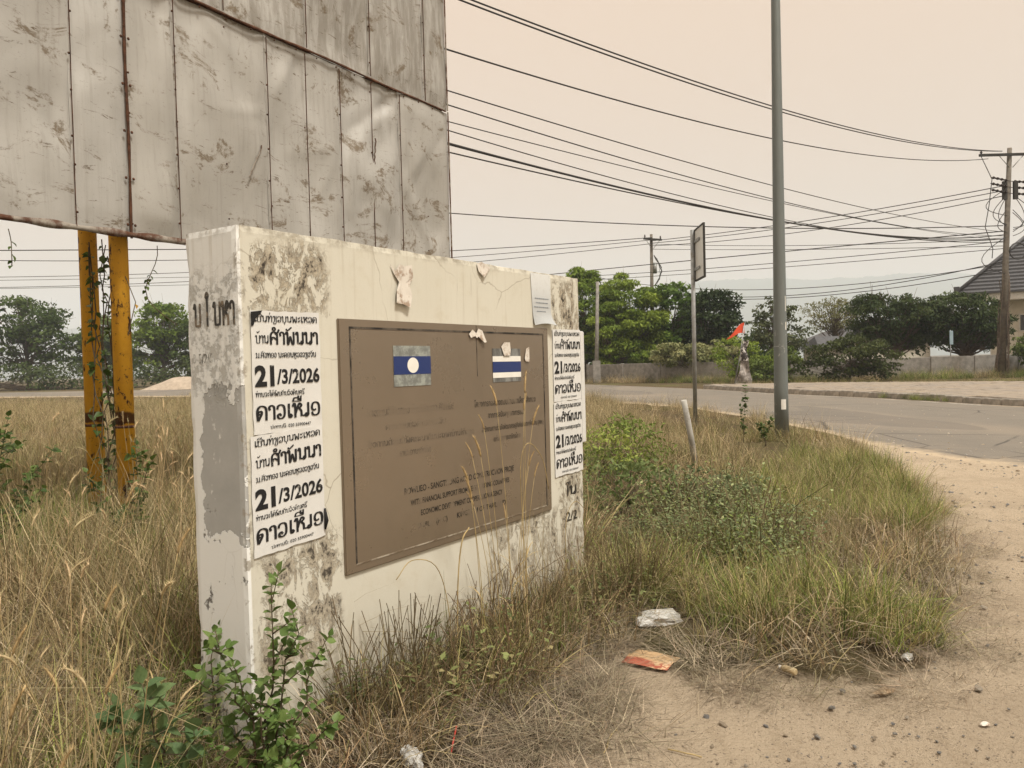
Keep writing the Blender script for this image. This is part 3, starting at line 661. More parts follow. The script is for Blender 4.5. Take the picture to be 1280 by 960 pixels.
scrap('paper_scrap', 'thin white crescent scrap beside the right flag', 1.925, 1.525, [(0,.02),(.02,.075),(.05,.085),(.045,.0),(.005,.0)], .004).location += WN*.011
# board leaning on the far end of the wall, and a worn basin behind it
bd = empty('leaning_board', WO+WD*2.66+WN*-.10, R(90)-YAW, 'thin off-white board fixed to the far right end of the wall', 'board')
o = link('board_face', bev_box((-.028, -.09, .98), (.03, .12, 1.72), .006), M['paper'], bd)
for xx in (1.2, 1.55): link('batten', MB().box((-.040, -.07, xx), (-.029, .10, xx+.04)).mesh(), M['bark'], bd)

# ------------------------------------------------------------------ billboard behind the wall
t = NT('weathered_aluminium_sheet', .42, .3, .45)
oi = t.n('ShaderNodeObjectInfo'); rnd = oi.outputs['Random']
cs = t.co('Object'); 
va = t.n('ShaderNodeVectorMath'); va.operation = 'ADD'; t.put(va.inputs[0], cs); cb = t.n('ShaderNodeCombineXYZ')
for i, kk in enumerate((37., 11., 23.)): t.put(cb.inputs[i], t.math('MULTIPLY', rnd, kk))
t.put(va.inputs[1], cb.outputs[0]); C = va.outputs[0]
def sc(v):
    mp = t.n('ShaderNodeMapping'); t.put(mp.inputs[0], C); mp.inputs['Scale'].default_value = v; return mp.outputs[0]
k = t.mix(t.noise(1.3, 6, .65, C), (.34, .33, .31), (.50, .49, .465))
k = t.mix(t.step(rnd, 0, 1, 0, .30), k, (.33, .305, .26))
k = t.mix(t.mul(t.step(t.noise(4, 6, .7, sc((6, 6, .22))), .48, .72), .32), k, (.23, .21, .18))
k = t.mix(t.mul(t.step(t.xyz(t.n('ShaderNodeNewGeometry').outputs['Position'])[2], 5.08, 5.16), t.step(t.noise(3, 7, .7, sc((3, 3, .5))), .35, .6), .62), k, (.19, .17, .14))          # vertical rain streaks
dirtm = t.mul(t.step(t.noise(1.9, 9, .76, sc((1, 1, 1.5)), .7), .54, .61), t.step(t.noise(9, 7, .75, C), .36, .56))
k = t.mix(t.mul(dirtm, .85), k, (.135, .098, .058))
scr = t.mul(t.step(t.noise(7, 9, .78, sc((.6, 1, 2.6)), .8), .59, .64), t.step(t.noise(1.1, 3, .5, C), .44, .6))
k = t.mix(t.mul(scr, .9), k, (.10, .068, .04))
k = t.mix(t.mul(t.step(t.noise(30, 8, .8, C), .61, .67), .6), k, (.13, .105, .08))
wht = t.step(t.noise(3.4, 7, .7, sc((1.4, 1, .8)), .5), .64, .74); k = t.mix(t.mul(wht, .4), k, (.60, .58, .54))
wp = t.xyz(t.co('Object')); 
t.col(k); t.put(t.b.inputs['Metallic'], t.mul(t.math('SUBTRACT', 1., t.mx(dirtm, scr)), .26))
t.rough(t.add(.56, t.mul(t.mx(dirtm, scr), .45))); t.bump(t.add(t.noise(1.7, 5, .6, C), t.mul(t.noise(40, 5, .7, C), .06)), .010, .5)
M['sheet'] = t.m
BA = math.atan2(.848, .53); BO = Vector((-3.5, 6.9, 0)); BDIR = Vector((.53, .848, 0)); BN = Vector((.848, -.53, 0))
bb = empty('billboard', BO, BA, 'huge bare billboard of dented grey metal sheets on rusty yellow posts behind the wall', 'billboard')
def sheet(x0, x1, z0, z1, crease, seed, yoff):
    w, h = x1-x0, z1-z0; fg = random.Random(seed*7+1); folds = []
    for q in range(int(3+crease*9)):
        a = fg.choice((.9, -.9, .5, -1.2, 1.3))+fg.uniform(-.3, .3); folds.append((fg.uniform(0, w), fg.uniform(.1, h), math.cos(a), math.sin(a), fg.uniform(.10, .32), fg.uniform(.2, .6), crease*fg.choice((1, -1))*fg.uniform(.010, .024)))
    def fn(u, v):
        x, z = x0+u*w, z0+v*h
        p = Vector((x*.9, z*.9, seed))
        y = .085*noise.noise(p*.85)+.030*noise.noise(p*1.9+Vector((3, 1, 0)))+.022*noise.noise(Vector((x*1.1+z*.7, z*.35-x*.4, seed+3))*2.2)
        for fx, fz, ca, sa, wd_, ln_, am in folds:
            dx, dz = x-x0-fx, z-z0-fz; al, ac = dx*ca+dz*sa, -dx*sa+dz*ca+.05*noise.noise(Vector((dx*3, dz*3, seed)))
            y += am*max(0, 1-abs(ac)/wd_)*math.exp(-(al/ln_)**2)
        y += .010*noise.noise(Vector((z*1.3, seed, x*5)))
        en = min(u, 1-u)*w; y *= min(1, .15+en/.14)*(.45+.55*min(1, min(v, 1-v)*h/.2))
        jx = (.006*noise.noise(Vector((z*2.5, seed, 5))) if (u < .001 or u > .999) else 0)
        return (u*w+jx, -yoff+y, v*h+.008*noise.noise(Vector((x*2, seed, 1)))*(v < .001))
    n = max(6, int(w/.028)); m = int(h/.04)
    o = link('metal_sheet', grid_mesh(n, m, fn, 'metal_sheet'), M['sheet'], bb, (x0, 0, z0))
    so = o.modifiers.new('thick', 'SOLIDIFY'); so.thickness = .002; so.offset = 0; o.modifiers.new('crisp', 'EDGE_SPLIT').split_angle = R(50)
    return o
zb, zm = 2.765, 5.15
low = [-2.75,-1.55,-.38,.12,.61,1.72,2.81,3.91,4.995]; up = [-2.75,-2.2,-1.1,.05,1.18,2.30,3.36,4.46,4.975]
for i in range(8):
    c = [.6,.6,.5,.4,.8,.9,1.4,1.0][i]
    sheet(low[i]-.006, low[i+1]+.002, zb, zm, c, i*3.1, .012+.004*(i % 2))
    sheet(up[i]-.006, up[i+1]+.002, zm+.012, zm+2.43, .4, 40+i*2.7, .022+.004*(i % 2))
# top row, outside the photograph but part of the board
fr = MB()
for zz in (zb+.02, zm, zm+1.2, zm+2.38): fr.box((-2.75, .06, zz), (4.99, .12, zz+.06))
for xx in np.arange(-2.7, 5.0, 1.1): fr.box((xx, .121, zb+.03), (xx+.06, .18, zm+2.4))
link('frame', fr.mesh(), M['rust'], bb)['kind'] = 'stuff'
# rusted lower edge, seam strips, corner trim
def rag_strip(name, pts, wid, m, y):
    v = []; f = []
    for i, (x, z) in enumerate(pts):
        a = wid*(1+.5*noise.noise(Vector((x*5, z*5, wid*99)))); d = pts[min(i+1, len(pts)-1)]; e0 = pts[max(i-1, 0)]
        dx, dz = d[0]-e0[0], d[1]-e0[1]; L = math.hypot(dx, dz); nx_, nz_ = -dz/L, dx/L
        for sgn in (-1, 1):
            v += [(x+nx_*a*sgn*.5, y, z+nz_*a*sgn*.5), (x+nx_*a*sgn*.5, y+.012, z+nz_*a*sgn*.5)]
    for i in range(len(pts)-1):
        a, b = i*4, i*4+4; f += [(a, a+2, b+2, b), (a+1, b+1, b+3, a+3), (a, b, b+1, a+1), (a+2, a+3, b+3, b+2)]
    return link(name, np_mesh(name, v, f), m, bb)
t = NT('rust_edge', .9, .1); t.col(t.mix(t.step(t.noise(3, 7, .72), .42, .58), (.30, .27, .23), t.mix(t.noise(16, 5), (.055, .022, .013), (.13, .06, .035)))); t.bump(t.noise(30, 5), .004)
rag_strip('lower_edge', [(x, zb+.012) for x in np.arange(-2.75, 4.99, .06)], .055, t.m, -.055)
rag_strip('seam_strip', [(x, zm+.006+.006*math.sin(x*3)) for x in np.arange(-2.75, 4.98, .08)], .024, M['rust'], -.052)
rag_strip('seam_strip', [(.118+.004*math.sin(z*4), z) for z in np.arange(zb-.02, zm+.1, .07)], .022, M['rust'], -.05)
for xs in low[1:3]+low[4:-1]+[2.27, 3.36]: rag_strip('sheet_seam', [(xs+.004*noise.noise(Vector((z*2, xs, 0))), z) for z in np.arange(zb+.02, zm, .08)], .0035, M['rust'], -.060)
for xs in up[1:-1]: rag_strip('sheet_seam', [(xs, z) for z in np.arange(zm+.03, zm+2.4, .1)], .0045, M['rust'], -.064)
rag_strip('corner_trim', [(4.99, z) for z in np.arange(zb, zm+.02, .1)], .022, t.m, -.050)
rag_strip('corner_trim', [(4.975, z) for z in np.arange(zm+.03, zm+2.42, .1)], .022, t.m, -.056)
# rivets: joined, a few millimetres each
rv = MB()
def rivet(x, z, r=.011): rv.ball((x, -.046, z), (r, .010, r), 6, 4)
for xs in low[1:-1]:
    for z in np.arange(zb+.15, zm, .34): rivet(xs+random.uniform(-.012, .02), z+random.uniform(-.06, .06))
for xs in [(low[i]+low[i+1])/2 for i in range(4, 8)]:
    for z in np.arange(zb+.3, zm, .62):
        if random.random() < .75: rivet(xs+random.uniform(-.03, .03), z+random.uniform(-.1, .1), .009)
for z in np.arange(zb+.1, zm, .42):
    for sg in (-.035, .035): rivet(.118+sg, z, .014)
for xs in up[1:-1]:
    for z in np.arange(zm+.2, zm+2.3, .45): rivet(xs+random.uniform(-.01, .02), z)
for x in np.arange(-2.5, 4.9, .31): rivet(x, zm-.03+random.uniform(-.01, .01))
link('rivet', rv.mesh(), M['rust'], bb)['kind'] = 'stuff'
# thin rust runs below some rivets are real flakes lifting off a crease
for x0, z0, x1, z1 in ((3.38, 4.02, 3.42, 4.42), (1.62, 3.92, 1.44, 3.55)):
    pts = [(x0+(x1-x0)*i/10+.012*random.uniform(-1, 1), z0+(z1-z0)*i/10) for i in range(11)]
    rag_strip('split_crease', pts, .010, t.m, -.062)
# yellow posts
t = NT('rusty_yellow_paint', .6, 0, .3)
r1 = t.step(t.noise(4.5, 8, .75, t.co('Object', (1.6, 1.6, .8))), .56, .60); r2 = t.step(t.noise(22, 6, .75), .60, .64)
z_ = t.xyz()[2]; band = t.mul(t.box([(t.add(z_, t.math('MULTIPLY', t.noise(9, 4), .08)), 1.10, 1.21, .012)]), .95)
k = t.mix(t.noise(3, 5), (.62, .31, .02), (.74, .40, .04)); k = t.mix(t.step(t.noise(6, 6, .7), .5, .7, 0, .4), k, (.42, .20, .03))
k = t.mix(t.mx(t.mx(r1, t.mul(r2, .8)), band), k, t.mix(t.noise(20, 5), (.035, .016, .010), (.12, .045, .018))); t.col(k); t.bump(t.add(r1, t.noise(40, 5)), .004); M['yellow'] = t.m
def rel(p):            # world -> billboard local
    d = Vector(p)-BO; return Vector((d.dot(BDIR), -d.dot(BN), d.z))
for p in ((-3.62, 7.16), (-4.10, 7.52)):
    q = rel((*p, 0)); mb = MB(); mb.tube([(q.x, q.y, -.3), (q.x, q.y, 7.4)], .082, 16)
    mb.build('post', M['yellow'], bb)
    mb = MB(); mb.tube([(q.x, q.y, 1.02), (q.x, q.y, 1.045)], .0845, 16); mb.build('wire_band', M['rust'], bb)
for x in (2.6, 4.6):
    mb = MB(); mb.tube([(x, .28, -.3), (x, .28, 7.4)], .082, 16); mb.build('post', M['yellow'], bb)

# ------------------------------------------------------------------ poles and signs
def tube_obj(name, pts, rad, m, parent=None, n=12): return MB().tube(pts, rad, n).build(name, m, parent)
t = NT('grey_painted_steel', .5, .25, .4); k = t.mix(t.noise(3, 6, .6, t.co('Object', (3, 3, .6))), (.135, .155, .155), (.20, .22, .215))
k = t.mix(t.mul(t.step(t.noise(6, 7, .75, t.co('Object', (1, 1, .5))), .60, .66), t.step(t.xyz()[2], 4, 1)), k, (.36, .36, .34)); t.col(k); M['lamp'] = t.m
lp = empty('street_light_pole', (4.83, 13.79, 0), 0, 'tall tapering grey steel street light pole rising from the grassy corner', 'street light pole')
tube_obj('pole', [(0, 0, -.1), (0, 0, 1.0), (.03, 0, 8.2), (.035, 0, 9)], [.125, .12, .075, .07], M['lamp'], lp, 20)
tube_obj('arm', [(.035, 0, 8.95), (.3, -.1, 9.5), (1.4, -.5, 9.8)], [.045, .04, .035], M['lamp'], lp)
link('lamp_head', bev_box((1.2, -.72, 9.74), (1.9, -.40, 9.86), .03), M['galv'], lp)
st = MB(); st.poly([(.02+.05*math.cos(a), -.1205, .62+.065*math.sin(a)) for a in np.linspace(0, 6.28, 17)[:-1]]); 
def wrap_patch(z0, z1, a0, a1, r): return [[(r*math.sin(a), -r*math.cos(a), zz) for a in np.linspace(a0, a1, 5)] for zz in (z0, z1)]
for z0, z1, a0, a1, nm in ((.60, .78, -.35, .35, 'round_sticker'), (2.02, 2.16, .55, .8, 'paper_remnant'), (2.35, 2.62, .6, .75, 'paper_remnant'), (1.72, 1.735, -1.5, 1.5, 'wire_tie')):
    A_, B_ = wrap_patch(z0, z1, a0, a1, .1255-.006*max(0, z0-.8)); mb = MB(); mb.add(A_+B_, [(i, i+1, 6+i, 5+i) for i in range(4)]); o = mb.build(nm, M['white'] if nm != 'wire_tie' else M['galv'], lp); o.modifiers.new('thick', 'SOLIDIFY').thickness = .003
sg = empty('road_sign', (3.68, 15.4, 0), 0, 'tall galvanised post with rectangular road sign seen nearly edge on', 'road sign')
tube_obj('post', [(-.02, 0, -.2), (.0, 0, 4.12)], .042, M['galv'], sg, 14)
def sgn(name, u0, u1, z0, z1, y0, y1, m):
    d = Vector((-.035, -.9994, 0)); nrm = Vector((.9994, -.035, 0)); mb = MB()
    Mx = Matrix(((d.x, nrm.x, 0, .05), (d.y, nrm.y, 0, 0), (0, 0, 1, 0), (0, 0, 0, 1)))
    mb.box((u0, y0, z0), (u1, y1, z1), Mx); return mb.build(name, m, sg)
t = NT('sign_back', .5, .3); t.col(t.mix(t.noise(4, 5), (.66, .66, .64), (.78, .78, .76)))
sgn('sign_plate', .02, .82, 3.12, 4.10, -.008, .008, t.m)
for a in ((0, .84, 4.09, 4.12), (0, .84, 3.09, 3.12), (0, .02, 3.121, 4.089), (.815, .84, 3.121, 4.089)): sgn('rim', *a, -.02, .02, M['darkmetal'])
for zz in (3.3, 3.85): sgn('bracket', -.06, .5, zz, zz+.05, -.035, -.0205, M['galv'])
sk = tube_obj('leaning_stake', [(2.50, 10.45, -.1), (2.40, 10.38, .5), (2.30, 10.30, .98)], [.042, .040, .038], plain('grey_pipe', (.36, .35, .32), .6, 0, .3, 5, 0, (.18, .16, .13), 7), None, 12)
tag(sk, 'short grey pipe stake leaning left out of the grass near the road sign', 'stake')
fp = empty('banner_pole', (13.05, 43.6, .1), 0, 'thin pole with small red pennant and a tattered grey banner beside the road', 'flag')
tube_obj('pole', [(-.45, 0, -.1), (-.05, 0, 1.7), (.18, 0, 3.35)], .03, M['galv'], fp, 8)
def fn(u, v): return (-.45+.95*u*(.35+.65*(1-v))*1.0+.55*v+.06*math.sin(u*7+v*5), -.02+.07*math.sin(v*9+u*4)+.04*math.sin(u*11), .05+v*1.45)
t = NT('tattered_cloth', .9, 0, .1); t.col(t.mix(t.step(t.noise(3.2, 6, .7), .45, .6), (.20, .18, .165), (.46, .42, .39))); o = link('banner_cloth', grid_mesh(8, 14, fn), t.m, fp)
def fn(u, v): return (-.12+.42*u*(1-.3*v)+.2*v+.04*math.sin(v*8), -.06+.08*math.sin(v*7+u*5), 1.35+v*1.15)
t = NT('printed_cloth', .9, 0, .1); t.col(t.mix(t.step(t.noise(4.5, 5, .7), .48, .54), (.07, .06, .06), (.55, .52, .5))); link('upper_cloth', grid_mesh(6, 10, fn), t.m, fp)
def fn(u, v): a = v-.5; w_ = 1-u; return (.20-1.02*u, .05*math.sin(u*8), 3.22-.62*u**1.3+a*.62*w_+.05*math.sin(u*6))
t = NT('red_cloth', .8, 0, .1); t.col(t.mix(t.noise(3, 4), (.62, .075, .035), (.75, .11, .05))); link('pennant', grid_mesh(12, 4, fn), t.m, fp)
bs = empty('small_blue_sign', (28.7, 50.2, 0), .5, 'small pale blue sign plate on thin post before the dark mango tree', 'sign')
tube_obj('post', [(0, 0, 0), (0, 0, 3.1)], .03, M['galv'], bs, 8)
link('sign_plate', bev_box((-.16, -.06, 2.15), (.22, -.035, 3.05), .01), plain('pale_blue', (.30, .40, .46), .5, 0, .1), bs)
cp = empty('concrete_post', (6.75, 60, 0), 0, 'slim plain concrete post in front of the bright green trees', 'post')
MB().tube([(-.15, 0, -.1), (.12, 0, 7.9)], [.17, .12], 4).build('shaft', M['concrete'], cp)
link('base_collar', bev_box((-.42, -.2, 0), (.18, .2, 1.75), .02), M['concrete'], cp)

M['poletimber'] = plain('weathered_pole_concrete', (.165, .145, .12), .9, 0, .35, 3, .006, (.10, .08, .06), 2)
def utility_pole(loc, h, lean, arm, label, rz=0, cluster=True, vines=False):
    p = empty('utility_pole', loc, rz, label, 'utility pole')
    tp = Vector((lean*h, 0, h)); at = lambda z: Vector((lean*z, 0, z))
    MB().tube([(0, 0, -.3), at(h)], [.26, .15], 4).build('shaft', M['poletimber'], p)
    a = at(h-.45); MB().box((a.x-arm, -.24, a.z-.06), (a.x+arm, -.12, a.z+.09)).build('crossarm', M['darkmetal'], p)
    for sg_ in (-1, 1):
        MB().tube([(a.x+sg_*.75, -.18, a.z-.03), (a.x+sg_*.1, -.14, a.z-.75)], .025, 6).build('brace', M['galv'], p)
        mb = MB()
        for q, r_ in ((.10, .05), (.16, .075), (.22, .04), (.28, .06)): mb.tube([(a.x+sg_*(arm-.12), -.18, a.z+q), (a.x+sg_*(arm-.12), -.18, a.z+q+.05)], r_, 8)
        mb.build('pin_insulator', M['ceramic'], p)
    if cluster:
        for k_, zz in enumerate((h-2.05, h-2.42, h-2.79)):
            for sg_ in (-1, 1):
                c = at(zz); mb = MB()
                d = Vector((-.86, -.2, .12)) if sg_ < 0 else Vector((.95, .3, .0))
                for q in range(7): 
                    b = c+d*(.35+.17*q)+Vector((0, -.2, 0)); mb.tube([b, b+d*.07], .085 if q % 2 == 0 else .05, 8)
                mb.tube([c+Vector((0, -.2, 0)), c+d*1.65+Vector((0, -.2, 0))], .02, 6); mb.build('strain_insulator', M['ceramic'], p)
        for sg_ in (-1, 1):
            c = at(h-2.6); MB().box((c.x+sg_*.33-.12, -.26, c.z-.55), (c.x+sg_*.33+.12, -.1, c.z+.55), None).build('switch_box', M['darkmetal'], p)
        for q in range(9):      # drooping jumper loops
            z0 = h-2.0-random.random()*3.5; z1 = z0-random.uniform(.8, 2.4); sd_ = random.choice((-1, -1, 1)); w_ = random.uniform(.4, 1.5)
            pts = [at(z0+(z1-z0)*u)+Vector((sd_*(.2+w_*math.sin(u*math.pi)), -.2-.1*u, -.25*math.sin(u*math.pi))) for u in np.linspace(0, 1, 12)]
            tube_obj('jumper_cable', pts, .022, M['wire'], p, 5)
        c = at(h-.5); tube_obj('jumper_cable', [c+Vector((-arm+.1, -.2, 0)), c+Vector((-arm+.75, -.2, -1.4)), c+Vector((-arm+.55, -.2, -3)), c+Vector((-arm+.3, -.2, -4.3)), c+Vector((-arm+.75, -.2, -5.6)), c+Vector((-arm+.7, -.2, -6.2))], .025, M['wire'], p, 5)
        c = at(h-6.3); tube_obj('cable_coil', [c+Vector((.55+.5*math.cos(a), -.25, .5*math.sin(a))) for a in np.linspace(0, 12.4, 30)], .03, M['wire'], p, 5)
    if vines:
        mb = MB()
        for q in range(26):
            a = random.uniform(0, 6.28); pts = []; zt = random.uniform(1.2, 6.5)
            for u in np.linspace(0, 1, 8):
                z = u*zt; r_ = .27-.01*z+random.uniform(0, .12); a += random.uniform(-.4, .4); pts.append(at(z)+Vector((r_*math.cos(a), r_*math.sin(a), 0)))
            mb.tube(pts, .025, 4)
        link('dead_creeper', mb.mesh(), M['bark'], p)['kind'] = 'stuff'
    return p
utility_pole((30.1, 47.2, 0), 14.0, .047, 1.95, 'tall weathered utility pole with crossarm, insulators and creeper at its base, right edge', 0, True, True)
p2 = utility_pole((11.95, 65, 0), 12.3, .012, .95, 'more distant utility pole standing up behind the bright green trees', .5, False)
MB().tube([(.3, -.2, 9.0), (.3, -.2, 9.9)], .16, 10).build('meter_can', M['galv'], p2)
for q in range(5):
    pts = [Vector((.15+.9*math.sin(u*3.1)*random.uniform(.6, 1), -.25, 9.2+2.6*(u-.5)+random.uniform(-.1, .1))) for u in np.linspace(0, 1, 9)]; tube_obj('jumper_cable', pts, .022, M['wire'], p2, 5)
utility_pole((-5.0, 14.0, 0), 10.4, 0, .9, 'utility pole hidden behind the big billboard', .7, False)

def wire(A, B, sag, r, label, group):
    A, B = Vector(A), Vector(B)
    pts = [A.lerp(B, u)-Vector((0, 0, 4*sag*u*(1-u))) for u in np.linspace(0, 1, 40)]
    o = MB().tube(pts, r, 5).build('overhead_wire', M['wire'], None, None)
    tag(o, label, 'wire', group)
G1 = 'overhead wires running from behind the billboard to the right utility pole'
XA, XB = (-5, 14), (30.3, 47.2)
def w(za, zb_, s, r, label, A=XA, B=XB, g=G1): wire((*A, za), (*B, zb_), s, r, label, g)
w(9.93, 13.82, 1.13, .022, 'lower wire of the close pair running highest to the pole top')
w(10.02, 13.83, 1.07, .022, 'upper wire of the close pair running highest to the pole top')
w(8.66, 13.21, 1.16, .021, 'single wire next below the topmost pair, ending at the crossarm tip', XA, (29, 46.5))
w(7.88, 8.92, .61, .016, 'thin wire leaving the billboard edge well below the single crossarm wire')
w(7.66, 8.67, .87, .016, 'thin wire just under the first thin one at the billboard edge')
w(7.12, 8.43, .52, .013, 'faintest thin wire in the middle of the sagging bundle')
w(7.16, 8.48, 1.16, .014, 'thin wire just above the thick black cables')
w(6.79, 8.74, 1.14, .030, 'thick black cable, upper of the heavy sagging pair')
w(6.74, 8.55, 1.02, .020, 'thick black cable, lower of the heavy sagging pair')
w(6.47, 8.29, .77, .018, 'dark cable lowest in the sagging bundle beside the billboard')
G2 = 'overhead wires reaching the far utility pole and the right pole'
w(15.5, 9.3, 2.0, .030, 'nearly level wire crossing under the sagging bundle', (-40, 40), XB, G2)
MPX = (12.1, 64.9)
w(11.73, 11.71, .29, .028, 'top wire rising from the far pole to the right pole insulators', MPX, XB, G2)
w(11.54, 11.42, .34, .026, 'middle wire rising from the far pole to the right pole insulators', MPX, XB, G2)
w(11.31, 11.1, .52, .026, 'lowest wire rising from the far pole to the right pole insulators', MPX, XB, G2)
w(13.0, 12.01, 1.0, .032, 'top wire running left from the far pole', (-60, 70), MPX, G2)
w(11.2, 11.81, 1.0, .026, 'middle wire running left from the far pole', (-60, 70), MPX, G2)
w(10.2, 11.5, 1.1, .026, 'lowest wire running left from the far pole', (-60, 70), MPX, G2)
w(9.8, 8.96, -.1, .034, 'thick low cable climbing over the trees to the right pole', (-10, 80), XB, G2)
w(10.6, 8.35, .6, .024, 'thin wire below the thick low cable over the trees', (-10, 80), XB, G2)
w(10.0, 7.9, .4, .022, 'lowest thin wire over the bright green trees', (-10, 80), XB, G2)
w(11.46, 8.48, .26, .02, 'thin level wire between the two poles, upper', MPX, XB, G2)
w(11.03, 8.06, .12, .02, 'thin level wire between the two poles, lower', MPX, XB, G2)
G3 = 'low wires crossing in front of the misty hill'
for i, (a, b, c) in enumerate(((10.04, 6.98, 1.46), (9.07, 6.6, 1.53), (9.71, 7.12, 1.93))):
    w(a, b, c, .026, ('upper', 'lowest', 'middle')[i]+' dark cable sagging across the front of the misty hill', (8, 75), XB, G3)
G4 = 'wires seen under the billboard at the left'
w(9.46, 10.9, .0, .034, 'dark level wire passing behind the yellow posts', (-50, 45), (-8, 60), G4)
w(7.7, 9.1, .2, .016, 'faint upper wire behind the yellow posts', (-50, 45), (-8, 60), G4)
w(7.2, 8.6, .25, .016, 'faint lower wire behind the yellow posts', (-50, 45), (-8, 60), G4)

# ------------------------------------------------------------------ far boundary wall and houses
def cwall(pts, h, label):
    o = empty('boundary_wall', (*pts[0], 0), 0, label, 'wall'); a0 = Vector((*pts[0], 0)); L = 0
    for (x0, y0), (x1, y1) in zip(pts[:-1], pts[1:]):
        a, b = Vector((x0, y0, 0))-a0, Vector((x1, y1, 0))-a0; d = b-a; n = max(1, round(d.length/3.0)); ang = math.atan2(d.y, d.x)
        for i in range(n):
            c = a+d*(i/n); l = d.length/n
            link('wall_panel', bev_box((.0, -.07, -.2), (l-.03, .07, h+random.uniform(-.03, .03)), .01, 1), M['concrete'], o, c, (0, 0, ang))
            link('pier', bev_box((-.13, -.12, -.2), (.10, .12, h+.03), .015, 1), M['concrete'], o, c-Vector((math.sin(ang), -math.cos(ang), 0))*(-.0), (0, 0, ang))
cwall([(6.2, 62), (11, 57), (18, 50.5)], 1.45, 'low grey concrete boundary wall under the bright green trees')
cwall([(18.4, 50.3), (27, 49.3), (44, 49.6)], 1.38, 'low grey concrete boundary wall under the dark mango trees')
hs = empty('house', (34.9, 60.6, .25), R(-31), 'cream house with large grey tiled hip roof behind the mango trees, right edge', 'house')
M['cream'] = plain('cream_render', (.66, .62, .53), .85, 0, .08, 3)
link('wall', bev_box((2.6, 2.2, 0), (15, 9, 5.4), .02), M['cream'], hs)
wf = link('window', bev_box((4.4, 2.13, 2.9), (6.3, 2.21, 4.3), .01), M['white'], hs)
tt = NT('dark_glass', .1, 0, .6); tt.col((.03, .035, .04))
for i in range(2): link('pane', MB().box((4.5+.9*i, 2.115, 3.0), (5.32+.9*i, 2.128, 4.2)).mesh(), tt.m, wf)
link('eave_board', bev_box((.55, .6, 5.35), (15.6, .75, 5.95), .02), M['white'], hs); link('soffit', MB().box((.9, .76, 5.36), (15.5, 2.18, 5.44)).mesh(), M['white'], hs)
M['tile'] = plain('grey_roof_tile', (.085, .085, .092), .6, 0, .25, 8, .004)
z0, z1 = 5.95, 12.0; n = 20
for i in range(n):
    u0, u1 = i/n, (i+1)/n; y0, y1 = .4+6.2*u0, .4+6.2*u1+.08; zz0, zz1 = z0+(z1-z0)*u0, z0+(z1-z0)*u1
    xa, xb = .25+6.4*u0, .25+6.4*u1
    v = [(xa, y0, zz0+.14), (15.8, y0, zz0+.14), (15.8, y1, zz1+.03), (xb, y1, zz1+.03), (xa, y0, zz0-.02), (15.8, y0, zz0-.02), (15.8, y1, zz1-.10), (xb, y1, zz1-.10)]
    mb = MB(); mb.add(v, [(0,1,2,3), (4,7,6,5), (0,4,5,1), (1,5,6,2), (2,6,7,3), (3,7,4,0)]); mb.build('tile_course', M['tile'], hs)
mb = MB(); mb.tube([(.2, .35, z0+.16), (6.7, 6.6, z1+.18)], .14, 8); mb.build('hip_ridge', M['tile'], hs)
mb = MB(); mb.add([(.25,.4,z0), (.25,13,z0), (6.65,6.6,z1)], [(0,2,1)]); mb.build('side_slope', M['tile'], hs)
mb = MB().box((.05, .2, z0+.2), (.45, .6, z0+.62)); mb.build('ridge_finial', M['tile'], hs)
sh_ = empty('hut', (24.4, 58, 0), .2, 'small hut with low grey gabled roof half hidden among the bushes', 'hut')
link('wall', bev_box((-1.2, 0, 0), (1.4, 2, 2.3), .02), M['cream'], sh_)
mb = MB(); mb.add([(-1.5,-.3,2.25),(1.7,-.3,2.25),(1.7,2.3,2.25),(-1.5,2.3,2.25),(-1.0,1,3.15),(1.2,1,3.15)], [(0,1,5,4),(2,3,4,5),(1,2,5),(3,0,4)]); mb.build('roof', M['tile'], sh_)
wb = empty('white_building', (33, 66, 0), 0, 'pale building seen in gaps beneath the dark mango trees', 'building')
link('wall', bev_box((-6, 0, 0), (3, 5, 3.0), .02), M['cream'], wb)
mb = MB(); mb.add([(-6.5,-.5,3.0),(3.5,-.5,3.0),(3.5,5.5,3.0),(-6.5,5.5,3.0),(-4,2.5,4.2),(1,2.5,4.2)], [(0,1,5,4),(2,3,4,5),(1,2,5),(3,0,4)]); mb.build('roof', M['tile'], wb)

